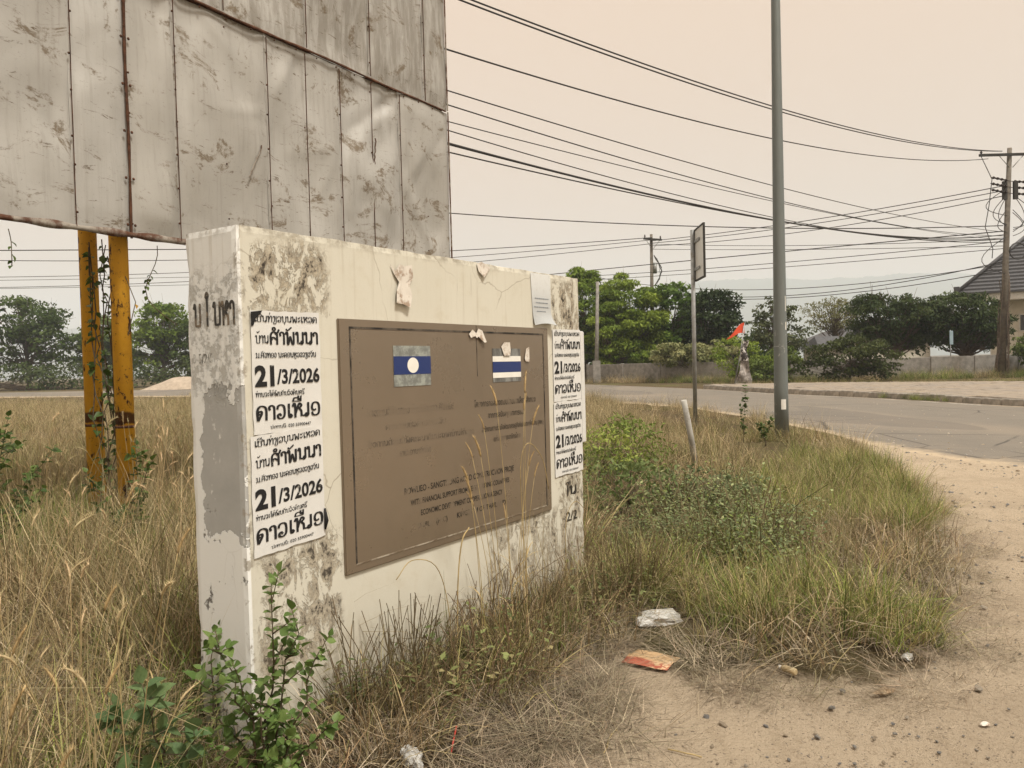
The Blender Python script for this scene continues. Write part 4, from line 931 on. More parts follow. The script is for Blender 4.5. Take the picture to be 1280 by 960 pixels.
# ------------------------------------------------------------------ trees
def tree(name, label, loc, h, crown, n_leaf, leaf, cols, trunk=.16, clumps=26, group=None, cat='tree', droop=0., open_=.5, rad_c=.30, elong=1.6, seed=0, base=.12, narrow=False):
    """crown: list of (cx, cy, cz, rx, ry, rz) lobes; leaves sit in clumps on branch tips"""
    g = np.random.default_rng(seed+100); root = empty(name, loc, 0, label, cat, group)
    tips = []; clumps = int(clumps*2.1); rad_c *= .8
    vol = np.array([c[3]*c[4]*c[5] for c in crown])**.75; vol /= vol.sum()
    for i in range(clumps):
        c = crown[g.choice(len(crown), p=vol)]
        d = g.normal(size=3); d /= np.linalg.norm(d); d[2] = d[2]*.9+.12; r = g.uniform(.45, 1.0)**.6
        tips.append((c[0]+d[0]*c[3]*r, c[1]+d[1]*c[4]*r, c[2]+d[2]*c[5]*r, min(c[3:6])*rad_c*g.uniform(.7, 1.45)))
    mb = MB(); top = max(c[2] for c in crown)
    mid = [(0,0,-.2), (g.normal()*.12, g.normal()*.12, h*base), (g.normal()*.25+crown[0][0]*.4, g.normal()*.25, top*.62), (crown[0][0]*.8, crown[0][1]*.8, top*.95)]
    mb.tube([catm for catm in mid], [trunk*1.25, trunk, trunk*.7, trunk*.25], 8); mb.build('trunk', M['bark'], root)
    br = MB()
    for tx, ty, tz, tr in tips:
        s0 = g.uniform(.2, .9); z0 = h*base+(top*.9-h*base)*s0*min(1, max(.25, tz/top)); z0 = min(z0, tz)
        b0 = np.array([mid[2][0]*min(1, z0/(top*.62)), 0, z0]); b1 = np.array([tx, ty, tz]); mm = (b0+b1)/2+np.array([0, 0, -.08*np.linalg.norm(b1-b0)+g.normal()*.1])
        br.tube([b0, mm, b1], [trunk*.32, trunk*.2, trunk*.05], 5, False)
        for q in range(2): e_ = b1+g.normal(size=3)*tr*.8; br.tube([mm*.4+b1*.6, e_], [trunk*.1, trunk*.03], 4, False)
    br.build('branches', M['bark'], root)['kind'] = 'stuff'
    T = np.array(tips); wgt = T[:,3]**2; wgt /= wgt.sum()
    ci = g.choice(len(T), n_leaf, p=wgt); d = g.normal(size=(n_leaf, 3)); d /= np.linalg.norm(d, axis=1)[:,None]
    rr = g.uniform(.15, 1, n_leaf)**.55; c = T[ci,:3]+d*(T[ci,3]*rr)[:,None]*np.array([1.35, 1.35, .6])*g.uniform(.7, 1.3, (len(T), 3))[ci]; c[:,2] -= droop*T[ci,3]*rr**2
    keep = c[:,2] > .05; c, d, ci = c[keep], d[keep], ci[keep]; n = len(c)
    ax = g.normal(size=(n, 3))*.8+d*.6+np.array([0, 0, -.25-droop]); ax /= np.linalg.norm(ax, axis=1)[:,None]
    nr = g.normal(size=(n, 3))*.6+d*.5+np.array([0, 0, .7]); sd = np.cross(ax, nr); sd /= np.linalg.norm(sd, axis=1)[:,None]+1e-9; up = np.cross(sd, ax)
    L = leaf*g.uniform(.6, 1.35, n)[:,None]; wd_ = L/elong*.5
    v = np.stack([c-ax*L*.5, c+sd*wd_+up*L*.06, c+ax*L*.5, c-sd*wd_+up*L*.06], 1).reshape(-1, 3)
    f = np.arange(n*4).reshape(n, 4); C0, C1 = np.array(cols[0]), np.array(cols[1])
    tint = np.clip(g.uniform(0, 1, len(T))[ci]*.75+g.uniform(0, .35, n), 0, 1)[:,None]
    col = np.repeat(C0*(1-tint)+C1*tint, 4, 0)
    link('foliage', np_mesh('foliage', v, f, False, col), M['foliage'], root)['kind'] = 'stuff'
    return root
BR = ((.09, .15, .02), (.30, .38, .06)); DK = ((.020, .038, .012), (.075, .105, .036)); MD = ((.06, .10, .022), (.16, .21, .055)); DR = ((.09, .085, .04), (.17, .16, .075))
GT = 'trees growing behind the grey boundary wall'
tree('broadleaf_tree', 'tall bright green tree just right of the monument wall end', (6.4, 66, 0), 9.8, [(0,0,6.3,2.8,2.3,3.9), (-.8,0,3.2,1.8,1.8,2.4), (1.0,.3,4.0,1.8,1.8,2.6)], 17000, .36, BR, .15, 46, GT, droop=.25, seed=1, elong=3, rad_c=.34)
tree('broadleaf_tree', 'bright green tree in front of the far utility pole', (10.0, 64, 0), 9.2, [(0,0,5.8,2.9,2.3,3.5), (.5,0,2.9,2.2,2,2.2), (-1.3,0,3.5,1.6,1.6,2.4)], 17000, .36, BR, .16, 50, GT, droop=.3, seed=2, elong=3, rad_c=.34)
tree('broadleaf_tree', 'bushy bright green tree filling behind the slim concrete post', (8.2, 62.6, 0), 7, [(0,0,4.2,2.2,1.8,2.6), (.4,0,2.2,2.0,1.6,1.8)], 12000, .34, BR, .14, 44, GT, droop=.25, seed=14, elong=3, rad_c=.34)
tree('broadleaf_tree', 'broad mid green tree between the far utility pole and road sign', (13.7, 65, 0), 8.4, [(0,0,5.3,3.1,2.2,2.8), (1.4,0,3.2,2.2,2,2.2), (-1.2,0,3.0,2.0,2,2.2)], 15000, .36, ((.08,.14,.022),(.20,.28,.05)), .2, 50, GT, droop=.1, seed=3, rad_c=.34)
tree('broadleaf_tree', 'dark green rounded tree directly right of the road sign post', (16.6, 63, 0), 7.6, [(0,0,4.7,2.1,2,2.5), (.5,0,2.6,1.9,1.8,1.8)], 6500, .32, DK, .2, 36, GT, seed=4, rad_c=.36)
tree('flowering_shrub', 'spreading shrub with pale blossom hanging over the boundary wall', (13.4, 55.6, 0), 3.2, [(-1.3,0,2.0,1.9,1.2,.9), (1.0,-.2,2.0,2.2,1.2,1.0)], 5500, .22, ((.08,.11,.04),(.30,.31,.15)), .08, 34, None, 'shrub', droop=.3, seed=5, rad_c=.5)
tree('shrub', 'yellow-green shrub behind the red pennant', (14.6, 49.6, 0), 3.1, [(0,0,1.7,1.5,1,1.4), (1.4,0,1.2,1.2,1,1.0)], 4200, .22, BR, .06, 26, None, 'shrub', droop=.2, seed=6, elong=3, rad_c=.45)
tree('broadleaf_tree', 'thin airy tree straight behind the street light pole', (20.3, 58, 0), 6.6, [(0,0,3.6,2.2,1.8,2.2), (-.8,0,4.9,1.2,1,1.3)], 2600, .24, ((.045,.06,.03),(.10,.12,.055)), .11, 34, GT, seed=7, rad_c=.30)
tree('broadleaf_tree', 'feathery pale tree with visible twigs left of the mango trees', (26.2, 63, 0), 6.8, [(0,0,4.9,2.6,2,1.5), (.9,0,5.3,1.5,1.3,1.0)], 2300, .26, ((.10,.11,.045),(.20,.20,.09)), .13, 40, GT, seed=8, rad_c=.32, elong=3.2, base=.3)
tree('shrub', 'low dark bush in front of the boundary wall below the feathery tree', (20.2, 46.0, 0), 3.4, [(0,0,1.5,2.4,1.3,1.6), (1.9,.4,1.3,1.6,1.1,1.2), (-1.6,.2,.9,1.4,1,.9)], 6500, .18, ((.035,.05,.018),(.085,.105,.035)), .07, 44, None, 'shrub', droop=.3, seed=9, rad_c=.42)
tree('shrub', 'mid green bush behind the street light pole foot', (16.9, 47.8, 0), 2.6, [(0,0,1.1,1.5,1,1.2), (-1.2,0,.8,1.1,.9,.9)], 3400, .18, MD, .05, 24, None, 'shrub', droop=.3, seed=10, rad_c=.42)
tree('mango_tree', 'large dark dense mango tree, left of the two behind the boundary wall', (26.6, 53.5, 0), 6.4, [(0,0,3.9,2.9,2.4,2.1), (-1.5,0,2.9,1.7,1.6,1.3), (1.5,0,3.4,2.0,1.8,1.8)], 11000, .30, DK, .24, 64, GT, seed=11, elong=2.6, droop=.25, rad_c=.34)
tree('mango_tree', 'large dark dense mango tree, right of the two beside the utility pole', (31.2, 53.0, 0), 6.3, [(0,0,3.9,2.7,2.4,2.0), (1.6,0,2.9,1.6,1.5,1.4), (-1.7,0,3.4,1.8,1.8,1.7)], 11000, .30, DK, .24, 60, GT, seed=12, elong=2.6, droop=.25, rad_c=.34)
tree('shrub', 'small green bush at the right picture edge beside the utility pole', (32.4, 48.0, 0), 2.8, [(0,0,1.7,1.0,.9,1.2)], 2200, .2, MD, .05, 16, None, 'shrub', seed=13, rad_c=.5)
for i, (x, y, h_, s_) in enumerate(((9.0, 70, 5, 3.2), (18.5, 70, 4.5, 3.2), (23.2, 70, 4, 3.2), (13.5, 74, 5, 3.6))):
    tree('shrub', ('dark undergrowth behind the tall bright tree by the monument wall', 'dark undergrowth between the airy tree and the street light', 'dark undergrowth behind the feathery tree', 'dark undergrowth behind the broad mid green tree')[i], (x, y, 0), h_, [(0,0,h_*.45,s_,1.6,h_*.5)], 3500, .34, ((.04,.065,.018),(.11,.15,.04)), .08, 30, None, 'shrub', seed=20+i, rad_c=.6)
GL = 'trees beyond the field at the far left'
LT = [(-78, 104, 13.5, 5.2, MD, 'left picture edge'), (-66, 105, 13.8, 5.6, MD, 'spreading tree tallest at far left, well left of the posts'), (-57.5, 108, 10.5, 4.6, MD, ''), (-47, 104, 12.2, 4.8, BR, ''), (-40, 102, 9.5, 4.6, MD, ''), (-33, 104, 9, 4.5, DK, '')]
LL = ['dull green tree at the far left picture edge beyond the field', 'tall spreading tree beyond the field, left of the yellow posts', 'lower tree beyond the field, half hidden by the yellow posts',
      'bright leafy tree beyond the field, right of the yellow posts', 'low tree beyond the field, close to the monument wall edge', 'dark tree beyond the field hidden behind the monument wall']
for i, (x, y, h_, r_, cc, _) in enumerate(LT):
    cc = (tuple(np.array(cc[0])*.9), tuple(np.array(cc[1])*.9))
    tree('broadleaf_tree', LL[i], (x, y, -.2), h_, [(0,0,h_*.68,r_*.8,r_*.7,h_*.27), (-r_*.45,0,h_*.45,r_*.6,r_*.5,h_*.22), (r_*.5,0,h_*.48,r_*.6,r_*.5,h_*.24), (0,0,h_*.25,r_*.9,r_*.5,h_*.22)], 6500, .5, cc, .26, 60, GL, seed=30+i, rad_c=.36)
tree('shrub', 'long dark hedge thicket at the foot of the far left trees', (-58, 99, -.2), 4, [(x, 0, 1.6, 4.5, 2, 1.9) for x in (-26,-19,-12,-5,2,9,16,23,30)], 9000, .4, ((.04,.06,.02),(.10,.13,.045)), .1, 80, None, 'hedge', seed=40, rad_c=.8)
# sand heap by the far road
tag(link('sand_heap', grid_mesh(24, 16, lambda u, v: (-39.5+9*u, 80+5*v, 1.35*max(0, math.sin(u*math.pi)*math.sin(v*math.pi)+.25*noise.noise(Vector((u*4, v*4, 2)))*math.sin(u*math.pi))-.05)), plain('heap_sand', (.40, .33, .26), .95, 0, .2, 2, .03)), 'low pale sand heap beside the far road, right of the yellow posts', 'sand heap')

# ------------------------------------------------------------------ grasses: tuft models, scattered as ground cover
def blades(g, n, spread, h, w, lean, cols, droop=.5, seg=4, up=1.):
    """n curved tapering blades round the origin -> v, f, col"""
    a = g.uniform(0, 2*np.pi, n); r = spread*np.sqrt(g.uniform(0, 1, n)); b = np.c_[r*np.cos(a), r*np.sin(a), np.zeros(n)]
    H = g.uniform(h[0], h[1], n); az = a+g.normal(0, .9, n); le = np.abs(g.normal(0, lean, n))+.03; dr = (.25+1.5*g.uniform(0, 1, n)**2.5)*droop
    d = np.c_[np.cos(az), np.sin(az)]; sd = np.c_[-d[:,1], d[:,0]]; tw = g.uniform(-.8, .8, n)
    sd = sd*np.cos(tw)[:,None]+d*np.sin(tw)[:,None]
    brk = g.uniform(0, 1, n) < .28; ub = g.uniform(.4, .8, n)
    t_ = np.linspace(0, 1, seg+1); V = np.zeros((n, seg+1, 2, 3))
    for k, u in enumerate(t_):
        ang = np.clip(le+dr*u*1.5, 0, 2.3)                     # direction tilts further along the blade
        uc = np.where(brk, np.minimum(u, ub), u); ex = u-uc
        out_ = H*uc*np.sin(le*.8+dr*uc*.9)+ex*H*.85; zz = np.maximum(.004, (H*uc*np.cos(np.clip(le*.8+dr*uc*.9, 0, 1.7))-ex*H*.45)*up)
        ww = w*g.uniform(.8, 1.2, n)*(1-u*.92)*.5
        c = b+np.c_[d*out_[:,None], zz]
        V[:,k,0,:2] = c[:,:2]+sd*ww[:,None]; V[:,k,1,:2] = c[:,:2]-sd*ww[:,None]; V[:,k,:,2] = c[:,2][:,None]
    base = (np.arange(n)*(seg+1)*2)[:,None]+np.arange(seg)[None,:]*2
    f = np.stack([base, base+1, base+3, base+2], -1).reshape(-1, 4)
    cc = np.array(cols)[g.integers(0, len(cols), n)]*g.uniform(.45, 1.3, n)[:,None]
    return V.reshape(-1, 3), f, np.repeat(cc, (seg+1)*2, 0)
def seedheads(g, base, n, hr, col, size=(.05, .10), rad=.0075, spread=.06, stalk=.0016, lean=.16, kind='fox'):
    V, F, Cc = [], [], []; off = 0
    for i in range(n):
        H = g.uniform(*hr); a = g.uniform(0, 6.28); ln = abs(g.normal(0, lean)); r = spread*g.uniform(0, 1); b = np.array([r*np.cos(a), r*np.sin(a), 0]); dv = np.array([np.cos(a), np.sin(a), 0])
        P = [b+dv*H*u*np.sin(ln*u*1.3)+np.array([0, 0, H*u*np.cos(ln*u)]) for u in np.linspace(0, 1, 5)]
        L = g.uniform(*size); d = P[-1]-P[-2]; d /= np.linalg.norm(d); d = d+dv*.16*g.uniform(0, 1.2); d /= np.linalg.norm(d)
        Q = [P[-1]+d*L*u+dv*L*.35*u*u-np.array([0, 0, L*.25*u*u]) for u in (0, .12, .4, .75, 1)]; R_ = [stalk]*5; R2 = [stalk, rad*.5, rad*.6, rad*.45, rad*.1]
        if kind == 'fox': pts, rr, nc = P+Q[1:], R_+R2[1:], 5
        else: pts, rr, nc = P, R_, 99
        pts = np.array(pts); n_ = 5
        for k, p in enumerate(pts):
            dd_ = pts[min(k+1, len(pts)-1)]-pts[max(k-1, 0)]; dd_ /= np.linalg.norm(dd_)+1e-9; s1 = np.cross(dd_, [.3, .9, .1]); s1 /= np.linalg.norm(s1); s2 = np.cross(dd_, s1)
            for q in range(n_): th = 2*np.pi*q/n_; V.append(p+(s1*np.cos(th)+s2*np.sin(th))*rr[k]); Cc.append(np.array(col[0] if k < nc else col[1])*g.uniform(.85, 1.15))
        m = len(pts)
        for k in range(m-1):
            for q in range(n_): F.append((off+k*n_+q, off+k*n_+(q+1) % n_, off+(k+1)*n_+(q+1) % n_, off+(k+1)*n_+q))
        off += m*n_
        if kind == 'fox':                # bristles
            for q in range(56):
                u = g.uniform(.05, 1); k0 = 4+min(3, int(u*4)); p = pts[k0]*(1-(u*4) % 1)+pts[min(k0+1, m-1)]*((u*4) % 1); e_ = g.normal(size=3); e_ /= np.linalg.norm(e_); e_ = e_*.8+d*.7; s1 = np.cross(e_, d); s1 /= np.linalg.norm(s1)+1e-9
                tip = p+e_*rad*3.2; V += [p-s1*.0009, p+s1*.0009, tip, tip]; Cc += [np.array(col[1])*1.15]*4; F.append((off, off+1, off+2, off+3)); off += 4
        if kind == 'bud':
            for q in range(3):
                c = pts[-1]+g.normal(size=3)*.02*np.array([1, 1, .6]); rr_ = g.uniform(.004, .009)
                oc = [(1,0,0),(0,1,0),(-1,0,0),(0,-1,0),(0,0,1),(0,0,-1)]; V += [c+np.array(o_)*rr_ for o_ in oc]; Cc += [np.array(col[1])*g.uniform(.7, 1.2)]*6
                for t3 in ((0,1,4),(1,2,4),(2,3,4),(3,0,4),(1,0,5),(2,1,5),(3,2,5),(0,3,5)): F.append((off+t3[0], off+t3[1], off+t3[2], off+t3[2]))
                off += 6
    return np.array(V), np.array(F), np.array(Cc)
def herb(g, n, h, leaf, cols, stemc, spread=.08, pairs=6):
    V, F, Cc = [], [], []; off = 0
    for i in range(n):
        H = g.uniform(*h); a = g.uniform(0, 6.28); ln = g.uniform(.1, 1.0); b = np.array([np.cos(a), np.sin(a), 0])*spread*g.uniform(0, 1)
        P = lambda u: b+np.array([np.cos(a)*H*u*ln*u, np.sin(a)*H*u*ln*u, H*u])
        for k in range(4):
            p, q = P(k/4), P((k+1)/4); s = np.array([-np.sin(a), np.cos(a), 0])*.0022
            V += [p-s, p+s, q+s, q-s]; F.append((off, off+1, off+2, off+3)); Cc += [np.array(stemc)]*4; off += 4
        for k in range(pairs):
            u = .2+.8*(k+g.uniform(0, .6))/pairs
            for sg_ in (0, 1):
                th = a+k*1.3+sg_*math.pi+g.normal(0, .3); p = P(u); d = np.array([np.cos(th), np.sin(th), g.uniform(-.1, .5)]); d /= np.linalg.norm(d); s = np.cross(d, [0, 0, 1.]); s /= np.linalg.norm(s); L = leaf*g.uniform(.6, 1.2); up = np.cross(s, d)
                p = p+d*L*.25; V += [p, p+d*L*.4+s*L*.28+up*L*.07, p+d*L, p+d*L*.4-s*L*.28+up*L*.07, p+d*L*.45]
                c = np.array(cols[g.integers(0, len(cols))])*g.uniform(.75, 1.2); Cc += [c]*5; F += [(off, off+1, off+2, off+4), (off, off+4, off+2, off+3)]; off += 5
    return np.array(V), np.array(F), np.array(Cc)
def join(*parts):
    V, F, C_ = [], [], []; o = 0
    for v, f, c in parts: V.append(v); F.append(np.asarray(f)+o); C_.append(c); o += len(v)
    return np.concatenate(V), np.concatenate(F), np.concatenate(C_)
def flip(p): return p
TAN = [(.46,.38,.215), (.39,.315,.17), (.55,.465,.285), (.30,.24,.13)]; BRN = [(.27,.195,.105), (.36,.275,.155), (.17,.125,.07)]; GRN = [(.16,.21,.055), (.22,.26,.075), (.10,.135,.04)]; LUSH = [(.24,.31,.07), (.31,.36,.095), (.15,.21,.05)]
OLV = [(.27,.26,.095), (.35,.32,.13), (.17,.165,.06)]; STR = [(.42,.36,.25), (.34,.28,.19), (.52,.45,.32)]; HRB = [(.20,.24,.115), (.25,.28,.135), (.14,.17,.08)]
FOX = ((.46,.36,.19), (.60,.48,.29))
def tuft_set(fn, n, name):
    o = []
    for i in range(n):
        v, f, c = fn(np.random.default_rng(500+i*17+len(name))); o.append(np_mesh(name, v, f, False, c))
    return o
T_tall = tuft_set(lambda g: join(blades(g, 32, .12, (.35, .85), .0075, .30, TAN+BRN+BRN[:2]+OLV, 1.0), blades(g, 13, .10, (.6, 1.05), .0034, .20, TAN, .5), blades(g, 26, .14, (.15, .4), .006, .5, BRN+TAN[:1], 1.)), 5, 'tall_dry')
T_fox = tuft_set(lambda g: join(blades(g, 26, .08, (.25, .6), .005, .25, TAN+OLV, .8), seedheads(g, None, 3, (.62, 1.0), FOX, (.05, .09), .0065)), 5, 'foxtail')
T_dry = tuft_set(lambda g: join(blades(g, 36, .15, (.14, .44), .0062, .55, TAN+BRN+OLV[:1], 1.0), blades(g, 14, .1, (.3, .55), .0024, .25, TAN, .5)), 4, 'dry')
T_brn = tuft_set(lambda g: join(blades(g, 38, .16, (.12, .42), .0058, .75, BRN+TAN[:2]+STR, 1.1)), 4, 'brown')
T_grn = tuft_set(lambda g: blades(g, 54, .12, (.18, .46), .0064, .34, GRN+OLV[:1]+LUSH[:1], .95), 4, 'green')
T_lush = tuft_set(lambda g: blades(g, 60, .13, (.2, .5), .0062, .32, LUSH+TAN[:2]+OLV[:2], .9), 4, 'lush')
T_olv = tuft_set(lambda g: blades(g, 42, .14, (.13, .44), .0064, .5, OLV+TAN[:2]+GRN[:1]+BRN[:1], 1.0), 4, 'olive')
DST = [(.30,.25,.185), (.40,.335,.24), (.20,.165,.12), (.27,.21,.14)]
T_mat = tuft_set(lambda g: blades(g, 44, .18, (.05, .34), .0036, 1.5, DST+STR[:1], .35, 3, .3), 4, 'straw')
T_herb = tuft_set(lambda g: herb(g, 10, (.12, .38), .030, HRB+GRN[:1], (.16, .13, .07), .16, 7), 5, 'herb')
T_bud = tuft_set(lambda g: join(seedheads(g, None, 12, (.2, .52), ((.16,.12,.07), (.36,.29,.20)), spread=.14, lean=.35, kind='bud'), herb(g, 3, (.15, .38), .04, [(.15,.18,.07), (.21,.19,.09), (.11,.13,.05)], (.13, .09, .05), .12, 6), blades(g, 34, .16, (.15, .48), .005, .5, BRN+OLV+TAN[:2], 1.)), 4, 'budweed')

def scatter(name, protos, P, rz, sc_, tilt, label, seed=0):
    """one object: points with attributes, tufts instanced on them by geometry nodes"""
    n = len(P); me = bpy.data.meshes.new(name); me.vertices.add(n); me.vertices.foreach_set('co', np.asarray(P, np.float32).ravel())
    def at(nm, ty, arr, field): a = me.attributes.new(nm, ty, 'POINT'); a.data.foreach_set(field, arr)
    g = np.random.default_rng(seed)
    rot = np.c_[g.normal(0, tilt, n), g.normal(0, tilt, n), rz].astype(np.float32); at('rot', 'FLOAT_VECTOR', rot.ravel(), 'vector')
    at('siz', 'FLOAT', np.asarray(sc_, np.float32), 'value'); pick = g.integers(0, len(protos), n)
    at('pick', 'INT', pick.astype(np.int32), 'value')
    o = bpy.data.objects.new(name, me); COL.objects.link(o); tag(o, label, None, None, 'stuff')
    ng = bpy.data.node_groups.new('scatter', 'GeometryNodeTree'); ng.interface.new_socket('Geometry', in_out='INPUT', socket_type='NodeSocketGeometry'); ng.interface.new_socket('Geometry', in_out='OUTPUT', socket_type='NodeSocketGeometry')
    gi, go = ng.nodes.new('NodeGroupInput'), ng.nodes.new('NodeGroupOutput'); jn = ng.nodes.new('GeometryNodeJoinGeometry')
    for pm in protos:
        po = bpy.data.objects.new(pm.name+'_model', pm); oi_ = ng.nodes.new('GeometryNodeObjectInfo'); oi_.inputs['Object'].default_value = po; oi_.inputs['As Instance'].default_value = True
        if not pm.materials: pm.materials.append(M['grass'])
        ng.links.new(oi_.outputs['Geometry'], jn.inputs[0])
    ip = ng.nodes.new('GeometryNodeInstanceOnPoints'); mp = ng.nodes.new('GeometryNodeMeshToPoints')
    def na(nm, ty):
        x = ng.nodes.new('GeometryNodeInputNamedAttribute'); x.data_type = ty; x.inputs[0].default_value = nm; return x.outputs[0]
    ng.links.new(gi.outputs[0], mp.inputs[0]); ng.links.new(mp.outputs[0], ip.inputs['Points']); ng.links.new(jn.outputs[0], ip.inputs['Instance'])
    ip.inputs['Pick Instance'].default_value = True; ng.links.new(na('pick', 'INT'), ip.inputs['Instance Index'])
    ng.links.new(na('rot', 'FLOAT_VECTOR'), ip.inputs['Rotation']); ng.links.new(na('siz', 'FLOAT'), ip.inputs['Scale'])
    ng.links.new(ip.outputs[0], go.inputs[0])
    md = o.modifiers.new('scatter', 'NODES'); md.node_group = ng
    return o
def ground_z(x, y): return np.interp(0, [0], [0])+np.zeros(len(x))+.03
def nz2d(x, y, s, seed): return np.array([noise.noise(Vector((a*s, b*s, seed))) for a, b in zip(x, y)])
def field(name, protos, n, box, test, size, tilt, label, seed, z=.02):
    g = np.random.default_rng(seed); x = g.uniform(box[0], box[1], n); y = g.uniform(box[2], box[3], n)
    k = test(x, y, g); x, y = x[k], y[k]
    a, b = wall_local(x, y); k = ~((a > -.05) & (a < WL+.05) & (b < .04) & (b > -WT-.05)); x, y = x[k], y[k]
    k = np.ones(len(x), bool)
    for cx, cy, r_ in ((.655,3.70,.24),(.80,4.22,.20),(1.27,3.55,.15),(1.92,3.68,.10),(-.41,2.70,.14)): k &= np.hypot(x-cx, (y-cy)*.75) > r_
    x, y = x[k], y[k]; m = len(x); return scatter(name, protos, np.c_[x, y, np.full(m, z)], g.uniform(0, 6.28, m), g.uniform(size[0], size[1], m)*(1+.45*nz2d(x, y, 1.4, seed*3.3)), tilt*1.6, label, seed)
def off_dirt(x, y, m=0.): return dist_poly(x, y, DIRT) < -m
def off_road(x, y, m=.15): return dist_poly(x, y, ROAD) < -m
def wedge(x, y, m=.10): return (np.abs(x) < y*(.68+m)+.8)
def left_of_wall(x, y):
    a, b = wall_local(x, y); return (a < -.03) | (b < -WT-.02)
def strip(x, y, lo, hi):
    a, b = wall_local(x, y); return (a > -.3) & (a < WL+.3) & (b > lo) & (b < hi)
isl = lambda x, y: (dist_poly(x, y, DIRT) < .02+.30*nz2d(x, y, 2.2, 17)) & off_road(x, y, .5) & ~left_of_wall(x, y)
# left field
leftf = lambda x, y: left_of_wall(x, y) & ((wall_local(x, y)[1] < -.05) | (x < -1.12-.12*np.sin(y*5))) & off_road(x, y) & (x < .6) & wedge(x, y) & off_dirt(x, y, .25)
field('tall_dry_grass', T_tall, 4000, (-9, 1, 1.15, 11), lambda x, y, g: leftf(x, y) & (np.hypot(x, y) > 1.75) & (g.uniform(0, 1, len(x)) < .42+.5*nz2d(x, y, .8, 3)+.35*(y < 5)), (.65, 1.05), .10, 'tall dry tan grass filling the field left of the wall', 1)
field('foxtail_grass_field', T_fox, 1300, (-9, 0, 1.3, 10), lambda x, y, g: leftf(x, y) & (np.hypot(x, y) > 1.95) & (g.uniform(0, 1, len(x)) < .30+.5*nz2d(x, y, .7, 8)), (.7, 1.08), .10, 'pale foxtail heads standing through the dry grass', 2)
field('green_undergrowth', T_grn, 4600, (-9, 1, 1.2, 11), lambda x, y, g: leftf(x, y) & (np.hypot(x, y) > 1.6) & (nz2d(x, y, .6, 21) > -.12), (.7, 1.15), .10, 'green grass low among the dry stalks', 3)
field('dead_thatch', T_mat, 4000, (-9, 1, .9, 11), lambda x, y, g: leftf(x, y), (.9, 1.7), .2, 'matted dead straw under the tall grass', 4, .05)
far = lambda x, y: left_of_wall(x, y) & (dist_poly(x, y, ROAD) < -np.where(x < -4, 5., .4)) & (x < 3.5) & (np.abs(x) < y*.8+2)
field('field_grass', T_dry, 15000, (-32, 4, 8.5, 40), lambda x, y, g: far(x, y) & (g.uniform(0, 1, len(x)) < .75+.6*nz2d(x, y, .22, 5)), (.8, 1.5), .1, 'short brown grass of the open field before the far road', 5)
field('field_olive_grass', T_olv, 6500, (-32, 4, 8.5, 40), lambda x, y, g: far(x, y) & (nz2d(x, y, .16, 15) > .02), (.8, 1.5), .1, 'olive patches of grass in the open field', 6)
field('far_field_grass', T_dry, 9000, (-75, 0, 34, 84), lambda x, y, g: off_road(x, y, 1.0) & (np.abs(x) < y*.8+2) & (x < -1-.15*(y-34)), (.35, .65), .1, 'thin brown grass along the far road', 7)
# grassy corner between wall, road and dirt
def zone_c(cx, cy, r): return lambda x, y: np.hypot(x-cx, y-cy)/r
field('brown_corner_grass', T_brn, 6800, (-.5, 7, 3.4, 24), lambda x, y, g: isl(x, y) & wedge(x, y) & (g.uniform(0, 1, len(x)) < .52+.7*nz2d(x, y, .7, 31)), (.45, .95), .12, 'dry brown grass covering the corner', 11)
field('tan_corner_grass', T_dry, 4300, (-.5, 7, 4.4, 24), lambda x, y, g: isl(x, y) & off_dirt(x, y, .15) & (g.uniform(0, 1, len(x)) < .40+.7*nz2d(x, y, .6, 35)+.3*(y > 9)), (.45, .95), .12, 'dry tan grass in the corner', 12)
field('olive_corner_grass', T_olv, 4600, (-.5, 7, 3.6, 20), lambda x, y, g: isl(x, y) & off_dirt(x, y, .05) & (g.uniform(0, 1, len(x)) < .40+.8*nz2d(x, y, .9, 33)), (.45, .95), .12, 'olive grass in the corner', 13)
def lushz(x, y): return (np.hypot((x-3.35)/1.5, (y-9.2)/2.9) < 1+.5*nz2d(x, y, .9, 44)) | (np.hypot((x-1.15)/.75, (y-4.9)/.7) < 1+.4*nz2d(x, y, 1.2, 45)) | (np.hypot((x-2.0)/.35, (y-4.15)/.3) < 1.)
field('lush_corner_grass', T_lush, 8500, (.2, 6, 3.7, 14), lambda x, y, g: isl(x, y) & lushz(x, y) & (g.uniform(0, 1, len(x)) < .42+.7*nz2d(x, y, 1.6, 47)), (.5, 1.0), .12, 'fresh green grass around the street light pole', 14)
field('corner_herbs', T_herb, 900, (.3, 4, 5.0, 11), lambda x, y, g: isl(x, y) & off_dirt(x, y, .3) & (np.hypot((x-1.35)/.95, (y-7.1)/2.2) < 1+.5*nz2d(x, y, .8, 51)), (.8, 1.25), .12, 'leafy grey-green weeds in the middle of the corner', 15)
field('edge_straw', T_mat, 4200, (-.6, 5, 2.9, 9), lambda x, y, g: (np.abs(dist_poly(x, y, DIRT)+.06) < .38) & (g.uniform(0, 1, len(x)) < .55+.5*nz2d(x, y, 1.3, 61)), (.5, 1.05), .15, 'dead straw trailing over the dirt edge', 16, .02)
